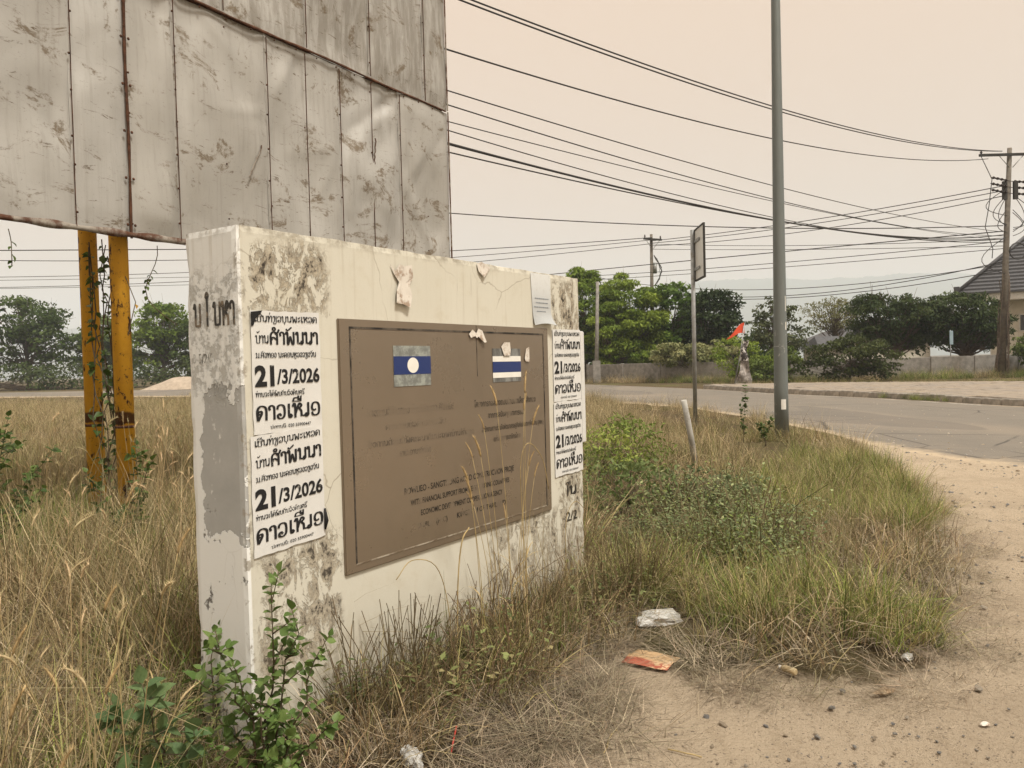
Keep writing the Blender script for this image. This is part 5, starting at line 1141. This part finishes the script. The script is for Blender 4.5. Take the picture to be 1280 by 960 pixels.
# weeds along the foot of the wall
field('wall_foot_weeds', T_bud, 520, (-1.6, 1, 2.5, 5.6), lambda x, y, g: strip(x, y, .05, .52) & ((wall_local(x, y)[0] > .35)), (.62, .98), .12, 'dark dry weeds with small round seed heads along the wall foot', 21)
field('wall_foot_dry_grass', T_brn, 420, (-1.6, 1, 2.4, 5.6), lambda x, y, g: strip(x, y, .04, .50), (.5, .95), .15, 'brown grass along the wall foot', 22)
field('wall_foot_olive_grass', T_olv, 330, (-1.6, 1, 2.4, 5.6), lambda x, y, g: strip(x, y, .05, .5) & (wall_local(x, y)[0] > .8), (.7, 1.2), .12, 'olive grass along the wall foot', 23)
field('wall_end_grass', T_tall, 120, (-.2, 1.2, 4.0, 5.8), lambda x, y, g: strip(x, y, .03, .26) & (wall_local(x, y)[0] > 1.35), (.42, .72), .12, 'taller tan grass standing against the right half of the wall', 24)
field('straw_litter', T_mat, 2100, (-1.6, 1, 1.7, 4.8), lambda x, y, g: (wall_local(x, y)[1] > .2) & off_dirt(x, y, -.22) & ~isl(x, y+.0) | (strip(x, y, .3, 1.0) & off_dirt(x, y, -.25)), (.5, 1.1), .12, 'grey broken straw littering the ground before the wall', 25, .015)
field('near_weeds', T_brn, 260, (-2.2, -.1, 1.6, 3.2), lambda x, y, g: off_dirt(x, y, .12) & (wall_local(x, y)[0] < .5) & (x < -.3), (.4, .8), .15, 'brown grass at the near corner of the wall', 26)
# far verges
field('wall_verge_grass', T_dry, 5200, (5.5, 45, 42, 61), lambda x, y, g: (y > np.interp(x, [6.2, 11, 18, 27, 45], [59.5, 54.4, 47.8, 46.6, 46.6])) & (y < np.interp(x, [6.2, 11, 18, 27, 45], [61.7, 56.7, 50.1, 49.1, 49.4])), (1.1, 2.2), .1, 'tan verge grass at the foot of the far boundary wall', 31)
field('wall_verge_green', T_grn, 3200, (8, 45, 43, 58), lambda x, y, g: (y > np.interp(x, [6.2, 11, 18, 27, 45], [59.5, 54.2, 47.2, 46.0, 46.0])) & (y < np.interp(x, [6.2, 11, 18, 27, 45], [61.7, 56.7, 50.1, 49.1, 49.4])) & (nz2d(x, y, .25, 71) > .0), (1.1, 2.0), .1, 'green weeds at the foot of the far boundary wall', 32)
field('plaza_edge_grass', T_olv, 2600, (12, 40, 26, 48), lambda x, y, g: ~in_poly(x, y, PP) & (y < np.interp(x, [11, 18, 27, 45], [54, 47.3, 46.2, 46.2])) & off_road(x, y, 1.0) & (dist_poly(x, y, PP) > -3.4), (.8, 1.5), .1, 'rough grass behind the paved plaza', 33)
field('kerb_tufts', T_grn, 60, (12.6, 14.2, 23.4, 27.5), lambda x, y, g: np.abs(x-np.interp(y, [20, 21.6, 24.5, 28, 33.2], [14.8, 14.26, 13.9, 13.4, 11.8])+.15) < .22, (.55, .9), .15, 'grass tufts growing from the kerb joint', 34)

field('pole_foot_grass', T_olv, 900, (2.5, 6.2, 11, 17), lambda x, y, g: ((np.hypot(x-4.83, y-13.79) < .75) | (np.hypot(x-3.68, y-15.4) < .5) | (np.hypot(x-2.5, y-10.4) < .4)) & off_road(x, y, .3), (.8, 1.3), .12, 'grass round the feet of the light pole and road sign', 41)
field('road_edge_grass', T_dry, 3800, (-8, 6.2, 10, 34), lambda x, y, g: off_road(x, y, .1) & (dist_poly(x, y, ROAD) > -1.6) & off_dirt(x, y, .1) & (g.uniform(0, 1, len(x)) < .45+.7*nz2d(x, y, .8, 81)), (.7, 1.4), .12, 'dry grass along the near road edge', 42)

# ------------------------------------------------------------------ single plants near the camera
def leaf_mesh(name, L, wd, cup=.12, n=4):
    v = []; f = []
    for i in range(n+1):
        u = i/n; w_ = wd*math.sin(math.pi*min(1, .08+u*.92)**.8)*.5*(1 if 0 < i < n else .12); z_ = -cup*L*u*u
        v += [(-w_, L*u, z_+w_*.35), (0, L*u, z_), (w_, L*u, z_+w_*.35)]
    for i in range(n): a = i*3; f += [(a, a+1, a+4, a+3), (a+1, a+2, a+5, a+4)]
    return np_mesh(name, v, f, True)
M['leaf'] = leaf_mat('shrub_leaf', (.085, .15, .035), (.165, .235, .065), .25, .5, .3)
M['leaf2'] = leaf_mat('pale_leaf', (.10, .17, .07), (.17, .24, .10), .3, .55)
M['leaf3'] = leaf_mat('vine_leaf', (.045, .085, .02), (.11, .16, .035), .3, .5)
M['leafdry'] = leaf_mat('dry_leaf', (.38, .20, .03), (.50, .30, .06), .3, .6)
M['vstem'] = plain('woody_stem', (.11, .085, .055), .9, 0, .3, 20)
LM = [leaf_mesh('leaf', .040, .032), leaf_mesh('leaf', .032, .027, .2)]; LM2 = [leaf_mesh('leaf', .068, .046, .15)]; LM3 = [leaf_mesh('leaf', .06, .05, .25), leaf_mesh('leaf', .045, .035, .3)]
for q in LM: q.materials.append(M['leaf'])
for q in LM2: q.materials.append(M['leaf2'])
for q in LM3: q.materials.append(M['leaf3'])
def put_leaf(root, ms, p, d, g, up=.5):
    d = Vector(d).normalized(); n = Vector((g.normal()*.45, g.normal()*.45, 1))-d*.2; x = d.cross(n).normalized(); z = x.cross(d)
    s_ = g.uniform(.7, 1.25); o = bpy.data.objects.new('leaf', ms[int(g.integers(len(ms)))]); COL.objects.link(o); o.parent = root
    o.matrix_local = Matrix(((x.x, d.x, z.x, p[0]), (x.y, d.y, z.y, p[1]), (x.z, d.z, z.z, p[2]), (0, 0, 0, 1))) @ Matrix.Scale(s_, 4); return o
def stemmed(name, label, cat, loc, stems, ms, gap, seed, side=2, twig=.35, start=.2):
    """stems: (dx, dy, height, bend) from the base; paired leaves along each stem and its twigs"""
    g = np.random.default_rng(seed); r = empty(name, loc, 0, label, cat)
    for dx, dy, h, bz in stems:
        P = [Vector((dx*.1*u+dx*u**1.4+g.normal()*.012, dy*u**1.4+g.normal()*.012, h*u-bz*u*u*.3)) for u in np.linspace(0, 1, 9)]
        MB().tube(P, [.0055*(1-.75*i/8) for i in range(9)], 5).build('stem', M['vstem'], r)
        lines = [(P, start)]
        for k in range(int(h/.10)):
            i = int(g.integers(2, 8)); a = g.uniform(0, 6.28); tl = twig*h*g.uniform(.2, .5)*(1.15-i/9); Q = [P[i]+Vector((math.cos(a)*tl*u, math.sin(a)*tl*u, tl*.7*u)) for u in np.linspace(0, 1, 5)]
            MB().tube(Q, [.0028, .0026, .0022, .0016, .001], 4).build('twig', M['vstem'], r); lines.append((Q, .15))
        for L, s0 in lines:
            tot = sum((L[i+1]-L[i]).length for i in range(len(L)-1)); n = max(2, int(tot*(1-s0)/gap))
            for k in range(n):
                u = s0+(1-s0)*(k+.5)/n; t_ = u*(len(L)-1); i = min(int(t_), len(L)-2); p = L[i].lerp(L[i+1], t_-i); ax = (L[i+1]-L[i]).normalized()
                th = k*1.57+g.normal(0, .3)
                for sg_ in range(side):
                    e1 = ax.cross(Vector((.3, .2, .9))).normalized(); e2 = ax.cross(e1); q = e1*math.cos(th+sg_*math.pi)+e2*math.sin(th+sg_*math.pi)
                    put_leaf(r, ms, p, q+ax*.5, g)
            put_leaf(r, ms, L[-1], ax, g)
    return r
stemmed('green_shrub', 'green round-leaved shrub growing at the near left corner of the wall', 'shrub', (-.86, 2.58, .0),
        [(.06,-.05,.84,0), (-.12,-.08,.66,0), (.20,.02,.62,.1), (-.22,.0,.50,.1), (.24,-.12,.40,.1), (-.05,-.16,.58,0), (.10,.0,.70,0), (-.16,-.14,.36,.1), (.14,-.2,.3,.1)], LM, .031, 3, 2, .55, .12)
stemmed('leafy_weed', 'pale green broad-leaved weed at the bottom left, left of the round-leaved shrub', 'weed', (-1.18, 2.52, .0),
        [(-.02,-.08,.52,0), (-.16,.02,.42,.1), (.12,-.06,.38,.1), (-.08,-.16,.30,.1)], LM2, .042, 5)
stemmed('leafy_weed', 'small green weed in the grass at the foot of the wall left end', 'weed', (-1.22, 3.0, .0), [(.02,.0,.5,0), (-.1,.05,.4,.1)], LM, .04, 6)
stemmed('sapling', 'thin young sapling in the dry grass right of the road sign post', 'sapling', (3.72, 12.4, .15), [(.05,0,.95,0), (-.03,0,.6,0)], LM3, .05, 7, 2, .14, .35)
stemmed('sapling', 'low broad-leaved sapling right of the thin sapling', 'sapling', (4.05, 12.3, .1), [(.1,0,.5,.1), (-.12,0,.42,.1), (.0,.1,.35,0)], LM3, .045, 8, 2, .3, .3)
stemmed('green_shrub', 'leafy green shrub in the tall grass at the left picture edge', 'shrub', (-3.75, 5.3, .1),
        [(.3,-.1,1.15,0), (.5,.0,.95,.1), (-.2,.1,1.25,0), (.15,.2,1.0,0), (-.4,-.1,1.0,.1), (.55,-.2,.7,.1)], LM3, .05, 9, 2, .5)
stemmed('green_shrub', 'green shrub between the left picture edge and the yellow posts, lower in the grass', 'shrub', (-3.0, 5.9, .1), [(.2,0,.75,0), (-.25,0,.7,.1), (.0,.2,.85,0)], LM3, .055, 10, 2, .5)
GI = 'leafy shrubs in the grassy corner'
tree('small_shrub', 'yellow-green feathery shrub behind the leaning pipe stake', (1.35, 9.3, 0), .85, [(0,0,.45,.6,.5,.38), (-.4,-.4,.3,.4,.4,.28)], 1500, .06, ((.16,.21,.05),(.32,.38,.09)), .012, 40, GI, 'shrub', seed=60, elong=2.6, rad_c=.4)
tree('small_shrub', 'grey-green leafy shrub low in the middle of the grassy corner', (1.7, 7.3, 0), .6, [(0,0,.26,.55,.45,.24), (.5,.3,.22,.4,.4,.2)], 1100, .045, ((.11,.15,.065),(.22,.26,.13)), .010, 44, GI, 'shrub', seed=61, elong=1.7, rad_c=.4)
tree('small_shrub', 'dark leafy shrub close behind the right end of the wall', (1.0, 7.2, 0), .75, [(0,0,.33,.5,.5,.3)], 900, .05, ((.09,.13,.045),(.17,.22,.08)), .010, 34, GI, 'shrub', seed=62, elong=1.8, rad_c=.45)
tree('small_shrub', 'light green ferny weed clump near the wall end in the grass', (.98, 9.0, 0), .85, [(0,0,.42,.55,.5,.38)], 1000, .06, ((.14,.2,.04),(.29,.36,.09)), .010, 30, GI, 'shrub', seed=63, elong=2.8, rad_c=.4)
# creeper on the yellow posts, leaf by leaf
g = np.random.default_rng(77); vn = empty('climbing_vine', (-3.86, 7.28, 0), 0, 'green creeper climbing between the two yellow billboard posts', 'vine')
for q in range(7):
    a = g.uniform(0, 6.28); P = []
    for u in np.linspace(0, 1, 16): a += g.normal(0, .35); P.append(Vector((.10*math.cos(a)+.03*math.sin(u*9+q), .10*math.sin(a), .1+u*g.uniform(2.5, 2.7))))
    MB().tube(P, .006, 4).build('stem', M['vstem'], vn)
    for k in range(26):
        u = g.uniform(.12, 1); t_ = u*15; i = min(int(t_), 14); p = P[i].lerp(P[i+1], t_-i)
        put_leaf(vn, LM3, p, (g.normal(), g.normal()-.4, g.normal()*.5-.3), g).scale *= 1.25
def sprig(label, x, y, z, L, n, seed, bend=.1):
    g = np.random.default_rng(seed); r = empty('hanging_vine', (x, y, z), 0, label, 'vine')
    P = [Vector((bend*math.sin(u*4+seed)*u, .03*math.sin(u*6), -L*u)) for u in np.linspace(0, 1, 10)]; MB().tube(P, .004, 4).build('stem', M['vstem'], r)
    for k in range(n):
        u = g.uniform(.3, 1); t_ = u*9; i = min(int(t_), 8); p = P[i].lerp(P[i+1], t_-i); o = put_leaf(r, LM3, p, (g.normal(), g.normal(), -.8), g)
    return r
sprig('vine sprig hanging under the billboard right of the yellow posts', -3.30, 7.25, 2.72, .75, 14, 3, .25)
sprig('short vine sprig hanging under the billboard near the wall corner', -3.02, 7.75, 2.74, .38, 7, 4, .2)
sprig('short dark vine sprig hanging under the billboard left of the yellow posts', -3.98, 6.15, 2.70, .30, 5, 5, .05)
o = put_leaf(vn, LM3, (.42, -.2, 2.16), (.3, -.2, -.6), g); o.data = LM3[0].copy(); o.data.materials[0] = M['leafdry']; o['label'] = 'yellowed dry leaf'
MB().tube([(.05, -.05, 2.62), (.3, -.15, 2.45), (.42, -.2, 2.18), (.25, -.12, 1.7), (.05, -.05, 1.5)], .004, 4).build('stem', M['vstem'], vn)

# tall foxtail stalks before the plaque
def stalk(label, base, H, az, lean, head, group=None, dark=False, wide=.010):
    g = np.random.default_rng(int(H*1000)+int(az*10)); r = empty('foxtail_stalk', base, 0, label, 'grass stalk', group)
    dv = Vector((math.cos(az), math.sin(az), 0)); P = [dv*(H*lean*u*u)+Vector((0, 0, H*u*(1-.25*lean*u))) for u in np.linspace(0, 1, 9)]
    MB().tube(P, [.0024-.0012*i/8 for i in range(9)], 5).build('stem', M['straw'], r)
    d = (P[-1]-P[-2]).normalized(); Q = [P[-1]+(d+dv*.25*u)*head*u for u in np.linspace(0, 1, 9)]
    hb = MB(); hb.tube(Q, [wide*math.sin(math.pi*min(.97, .12+.88*i/8))**.6*.42+.0008 for i in range(9)], 7)
    for q in range(230):
        i = int(g.integers(0, 8)); p = Q[i].lerp(Q[i+1], g.uniform(0, 1)); e_ = Vector(g.normal(size=3)).normalized(); e_ = (e_-d*e_.dot(d)).normalized()*.8+d*.75; s_ = e_.cross(d).normalized()*.0005
        hb.poly([p-s_, p+s_, p+e_*wide*1.7])
    hb.build('seed_head', M['seed'], r)
    for q in range(2):
        a = az+g.normal(0, 1.2); d2 = Vector((math.cos(a), math.sin(a), 0)); h0 = H*g.uniform(.1, .45); L = g.uniform(.22, .4); s_ = Vector((-d2.y, d2.x, 0)); i = h0/H*8; p0 = P[int(i)]
        vs = []; n = 6
        for k in range(n+1): u = k/n; c = p0+d2*L*.75*u+Vector((0, 0, L*(.75*u-.85*u*u))); w_ = .0035*(1-u*.9); vs += [c-s_*w_, c+s_*w_]
        mb = MB(); mb.add(vs, [(2*k, 2*k+1, 2*k+3, 2*k+2) for k in range(n)]); mb.build('blade', M['straw'], r)
    return r
M['straw'] = plain('dry_stalk', (.38, .29, .14), .8, 0, .3, 15); M['seed'] = plain('foxtail_bristles', (.44, .32, .16), .9, 0, .25, 40)
def wp_(a, b): p = WO+WD*a+WN*b; return (p.x, p.y, .02)
FL = [('tallest foxtail stalk before the middle of the plaque', 1.40, .34, 1.36, 1.3, .05, .11), ('second tallest foxtail stalk, beside the tallest before the plaque', 1.36, .28, 1.30, 2.6, .05, .10),
      ('foxtail stalk leaning right before the plaque middle', 1.44, .26, 1.20, .6, .10, .10), ('foxtail stalk leaning left before the plaque, below the left flag', 1.22, .30, 1.08, 4.0, .10, .10),
      ('shorter foxtail stalk before the plaque left of the tall ones', 1.15, .26, .94, 3.8, .08, .09), ('shortest foxtail stalk near the lower plaque text', 1.08, .30, .88, 4.1, .07, .10), ('thin upright foxtail stalk right of the tall group at the plaque', 1.52, .24, 1.26, 1.0, .04, .09)]
for l_, a, b, H, az, ln, hd in FL: stalk(l_, wp_(a, b), H, az, ln, hd, 'foxtail stalks standing before the plaque', False, .0100)
for a, b, H, az, ln in ((1.30,.22,1.05,2.9,.1),(1.38,.2,1.18,3.4,.06),(1.47,.22,.98,.4,.1),(1.26,.24,.82,3.6,.12),(1.58,.2,.9,.8,.12),(1.33,.3,.72,1.9,.1)): stalk('slender dry foxtail stalk within the cluster before the plaque', wp_(a, b), H, az, ln, .075, 'slender stalks in the cluster before the plaque', False, .006)
g = np.random.default_rng(5)
for (x, y, H, az) in ((-1.62,2.30,.66,.3),(-1.45,2.05,.58,.1),(-1.30,2.25,.55,.4),(-1.75,2.70,.74,3.4),(-1.50,2.60,.70,.2),(-1.95,2.5,.60,2.8),(-1.33,2.75,.86,.3),(-1.25,1.95,.46,.0),(-1.55,1.9,.42,.6),(-1.80,3.3,.95,.2),(-2.3,3.2,.80,3.0),(-1.40,2.42,.5,3.3)):
    stalk('pale fat-headed foxtail stalk standing in the grass at the front left', (x, y, .02), H, az, .12, .085, 'fat pale foxtail stalks at the front left', False, .0095)
# bent dry reeds against the wall
def reed(label, pts, r_): tag(MB().tube(catm3(pts), r_, 5).build('dry_reed', M['straw'], None), label, 'dry stalk', 'dry stalks bent against the wall')
def catm3(P): return [Vector(p) for p in catmull(P, 5)]
def wl(a, b, z): p = WO+WD*a+WN*b; return (p.x, p.y, z)
reed('thin dry stalk bent over before the lower right plaque text', [wl(1.62,.2,.05), wl(1.60,.2,.5), wl(1.58,.2,.95), wl(1.66,.2,1.08), wl(1.80,.2,.98), wl(1.86,.2,.80)], .0022)
reed('dry stalk arching left over the cream wall below the plaque', [wl(.95,.22,.05), wl(.92,.22,.4), wl(.84,.22,.60), wl(.68,.22,.66), wl(.58,.22,.60)], .0022)
reed('dark dry stalk arching at the cream wall right of the shrub', [wl(1.0,.2,.05), wl(1.02,.2,.45), wl(1.06,.2,.66), wl(1.12,.2,.72)], .0035)
reed('pair of pale straws bent toward the right wall end', [wl(2.05,.2,.05), wl(2.0,.22,.55), wl(2.06,.25,.70), wl(2.2,.25,.62)], .002)
reed('long pale straw lying across the litter before the wall', [(-.35, 3.35, .06), (-.05, 3.5, .07), (.25, 3.85, .05), (.35, 4.05, .05)], .004)

# ------------------------------------------------------------------ litter and stones
bmx = bmesh.new(); bmesh.ops.create_icosphere(bmx, subdivisions=3, radius=1)
for v in bmx.verts:
    p = v.co.copy(); n_ = noise.noise(p*1.3+Vector((5, 0, 0)))*.35+abs(noise.noise(p*3.1))*.35-.1+abs(noise.noise(p*7))*.12; v.co = Vector((p.x*.115*(1+n_), p.y*.085*(1+n_), max(-.02, p.z*.055*(1+n_*1.5))+.02))
me = bpy.data.meshes.new('plastic_bag'); bmx.to_mesh(me); bmx.free()
t = NT('white_plastic', .3, 0, .5); t.col(t.mix(t.step(t.noise(9, 6, .7), .4, .65), (.62, .62, .60), (.36, .34, .30))); t.bump(t.noise(30, 6, .75, dist=1.5), .01); M['plastic'] = t.m
tag(link('plastic_bag', me, t.m, None, (.80, 4.34, .025), (0, .1, .5)), 'crumpled clear white plastic bag on the dead straw beside the wall end', 'plastic bag').scale = (1.35, 1.1, .8)
tag(link('plastic_bag', me, t.m, None, (-.41, 2.80, .05), (.2, 0, 2.1)), 'crumpled white plastic at the bottom edge below the wall', 'plastic bag').scale = (.5, .45, .6)
pk_ = empty('food_packet', (.655, 3.80, .012), -.55, 'flattened red and orange cardboard packet lying on the dirt', 'packet'); pk_.scale = (1.4, 1.4, .8)
t = NT('red_orange_print', .55, 0, .3); x, y, z = t.xyz(); wob = t.noise(30, 4); k = t.mix(t.step(t.add(y, t.math('MULTIPLY', wob, .03)), -.005, .012), (.36, .10, .06), (.50, .34, .19))
k = t.mix(t.mul(t.step(t.noise(38, 3), .55, .6), t.step(x, .0, .03)), k, (.60, .42, .25)); k = t.mix(t.step(t.noise(22, 6, .7), .62, .7), k, (.55, .45, .34)); t.col(k)
o = link('cardboard_panel', grid_mesh(8, 6, lambda u, v: (-.085+.17*u, -.065+.075*v, .004+.005*abs(math.sin(u*4+v))+.008*v)), t.m, pk_); o.modifiers.new('thick', 'SOLIDIFY').thickness = .0015
o = link('cardboard_panel', grid_mesh(8, 6, lambda u, v: (-.08+.165*u, .012+.065*v, .012-.008*v+.004*math.sin(u*5))), t.m, pk_); o.modifiers.new('thick', 'SOLIDIFY').thickness = .0015
bt = empty('plastic_bottle', (1.275, 3.63, .02), 2.2, 'small squashed beige plastic bottle lying on the dirt edge', 'bottle')
M['beige'] = plain('beige_plastic', (.45, .35, .20), .5, 0, .25, 25)
MB().tube([(-.05, 0, 0), (-.045, 0, 0), (-.02, 0, .002), (.015, 0, 0), (.03, 0, 0)], [.012, .017, .015, .017, .009], 10).build('body', M['beige'], bt); MB().tube([(.031, 0, 0), (.045, 0, 0)], .009, 10).build('cap', M['white'], bt)
def crumple(name, label, loc, s, m, rz=0., cat='litter'):
    g = np.random.default_rng(int(loc[0]*100)+7); b = bmesh.new(); bmesh.ops.create_icosphere(b, subdivisions=2, radius=1)
    for v in b.verts: p = v.co.copy(); k = 1+.5*noise.noise(p*2+Vector((loc[0]*9, 0, 0))); v.co = Vector((p.x*s[0]*k, p.y*s[1]*k, max(-.3, p.z)*s[2]*k))
    me = bpy.data.meshes.new(name); b.to_mesh(me); b.free(); return tag(link(name, me, m, None, loc, (0, 0, rz)), label, cat)
crumple('paper_scrap', 'small white paper scrap on open dirt at the lower right', (1.87, 3.06, .008), (.022, .014, .008), M['scrap'], .4, 'paper scrap')
crumple('plastic_scrap', 'white plastic scrap at the edge of the grass on the right', (3.0, 5.27, .012), (.035, .02, .014), M['plastic'], .2)
crumple('plastic_scrap', 'clear plastic scrap under grass at the lower right grass tip', (1.92, 3.76, .012), (.045, .025, .016), M['plastic'], .9)
crumple('paper_scrap', 'curled pale paper scrap on straw beside the plastic bag', (.56, 4.36, .02), (.035, .02, .016), M['scrap'], 1.2, 'paper scrap')
crumple('dirt_clod', 'sandy dirt clod lying right of the beige bottle', (1.62, 3.38, .01), (.055, .02, .018), plain('clod', (.40, .30, .20), .95, 0, .3, 20, .01), .3, 'clod')
tag(MB().tube([(-.27, 2.90, .03), (-.262, 2.96, .06), (-.255, 3.0, .085)], .0035, 8).build('drinking_straw', plain('red_plastic', (.50, .07, .05), .4, 0, .1), None), 'red drinking straw sticking out of the dry litter', 'drinking straw')
SM = []
for q in range(5):
    b = bmesh.new(); bmesh.ops.create_icosphere(b, subdivisions=1, radius=1)
    for v in b.verts: v.co *= 1+.45*noise.noise(v.co*1.7+Vector((q*5, 0, 0))); v.co.z *= .6
    me = bpy.data.meshes.new('stone'); b.to_mesh(me); b.free(); SM.append(me)
ms_ = []
for i, c in enumerate(((.36,.34,.315), (.27,.265,.26), (.50,.44,.36), (.42,.34,.25))): ms_.append(plain('stone_'+('grey','slate','pale','tan')[i], c, .85, 0, .3, 8, .01))
SM = [(me, m) for me in SM for m in ms_]; SM2 = []
for me, m in SM: c = me.copy(); c.materials.append(m); SM2.append(c)
g = np.random.default_rng(9)
spots = [(1.33,3.25,.022),(1.0,3.1,.018),(1.05,3.02,.014),(1.17,3.0,.016),(.95,3.33,.016),(.78,3.2,.02),(.83,3.12,.024),(.74,2.95,.015),(1.28,2.92,.014),(2.05,3.4,.028),(1.6,3.15,.012),(.45,2.95,.016),(.26,2.72,.022),(3.35,6.1,.04),(3.25,5.4,.035),(3.0,4.8,.03),(2.75,4.5,.028),(1.45,3.42,.02),(.62,3.05,.012),(1.85,2.75,.016),(.9,2.7,.013),(1.15,2.65,.012),(1.4,2.7,.011),(2.4,3.9,.02)]
for x, y, r_ in spots:
    r_ *= .8
    o = link('stone', SM2[int(g.integers(len(SM2)))], None, None, (x, y, r_*.22), (g.normal()*.3, g.normal()*.3, g.uniform(0, 6))); o.scale = (r_, r_*g.uniform(.6, 1), r_*.9); tag(o, 'loose stone lying on the bare sandy dirt', 'stone', 'loose stones on the bare dirt')
def pebbles(name, n, box, test, size, label, seed):
    g = np.random.default_rng(seed); x = g.uniform(box[0], box[1], n); y = g.uniform(box[2], box[3], n); k = test(x, y, g); x, y = x[k], y[k]; m = len(x)
    r_ = size[0]*(size[1]/size[0])**(g.uniform(0, 1, m)**2.2)
    return scatter(name, SM2, np.c_[x, y, r_*.1], g.uniform(0, 6.28, m), r_, .3, label, seed)
dr_ = lambda x, y: in_poly(x, y, DIRT) & ~in_poly(x, y, ROAD)
pebbles('gravel', 22000, (-.3, 6, 1.3, 7), lambda x, y, g: dr_(x, y) & (g.uniform(0, 1, len(x)) < .35+.8*nz2d(x, y, 1.1, 3)), (.0016, .009), 'fine gravel strewn over the dirt', 91)
pebbles('shoulder_gravel', 16000, (3, 11, 4.5, 17), lambda x, y, g: dr_(x, y) & (g.uniform(0, 1, len(x)) < .5+.8*nz2d(x, y, .8, 6)), (.004, .02), 'gravel on the dirt shoulder beside the road', 92)
pebbles('road_gravel', 9000, (5, 12, 6, 26), lambda x, y, g: in_poly(x, y, ROAD) & (g.uniform(0, 1, len(x)) < .75*np.exp(-dist_poly(x, y, ROAD)/1.3)), (.006, .026), 'loose gravel dragged onto the asphalt', 93)
g = np.random.default_rng(4)
for i, (x, y, L, a) in enumerate(((.52,2.62,.16,1.9),(.35,3.0,.22,1.2),(.62,2.9,.14,2.6),(.95,2.5,.2,.4),(1.28,2.65,.12,2.2))):
    P = [(x+L*u*math.cos(a)+g.normal()*.004, y+L*u*math.sin(a)+g.normal()*.004, .008) for u in np.linspace(-.5, .5, 5)]
    tag(MB().tube(P, .0028, 5).build('twig', M['straw'], None), 'dry twig lying on the bare dirt', 'twig', 'dry twigs on the bare dirt')
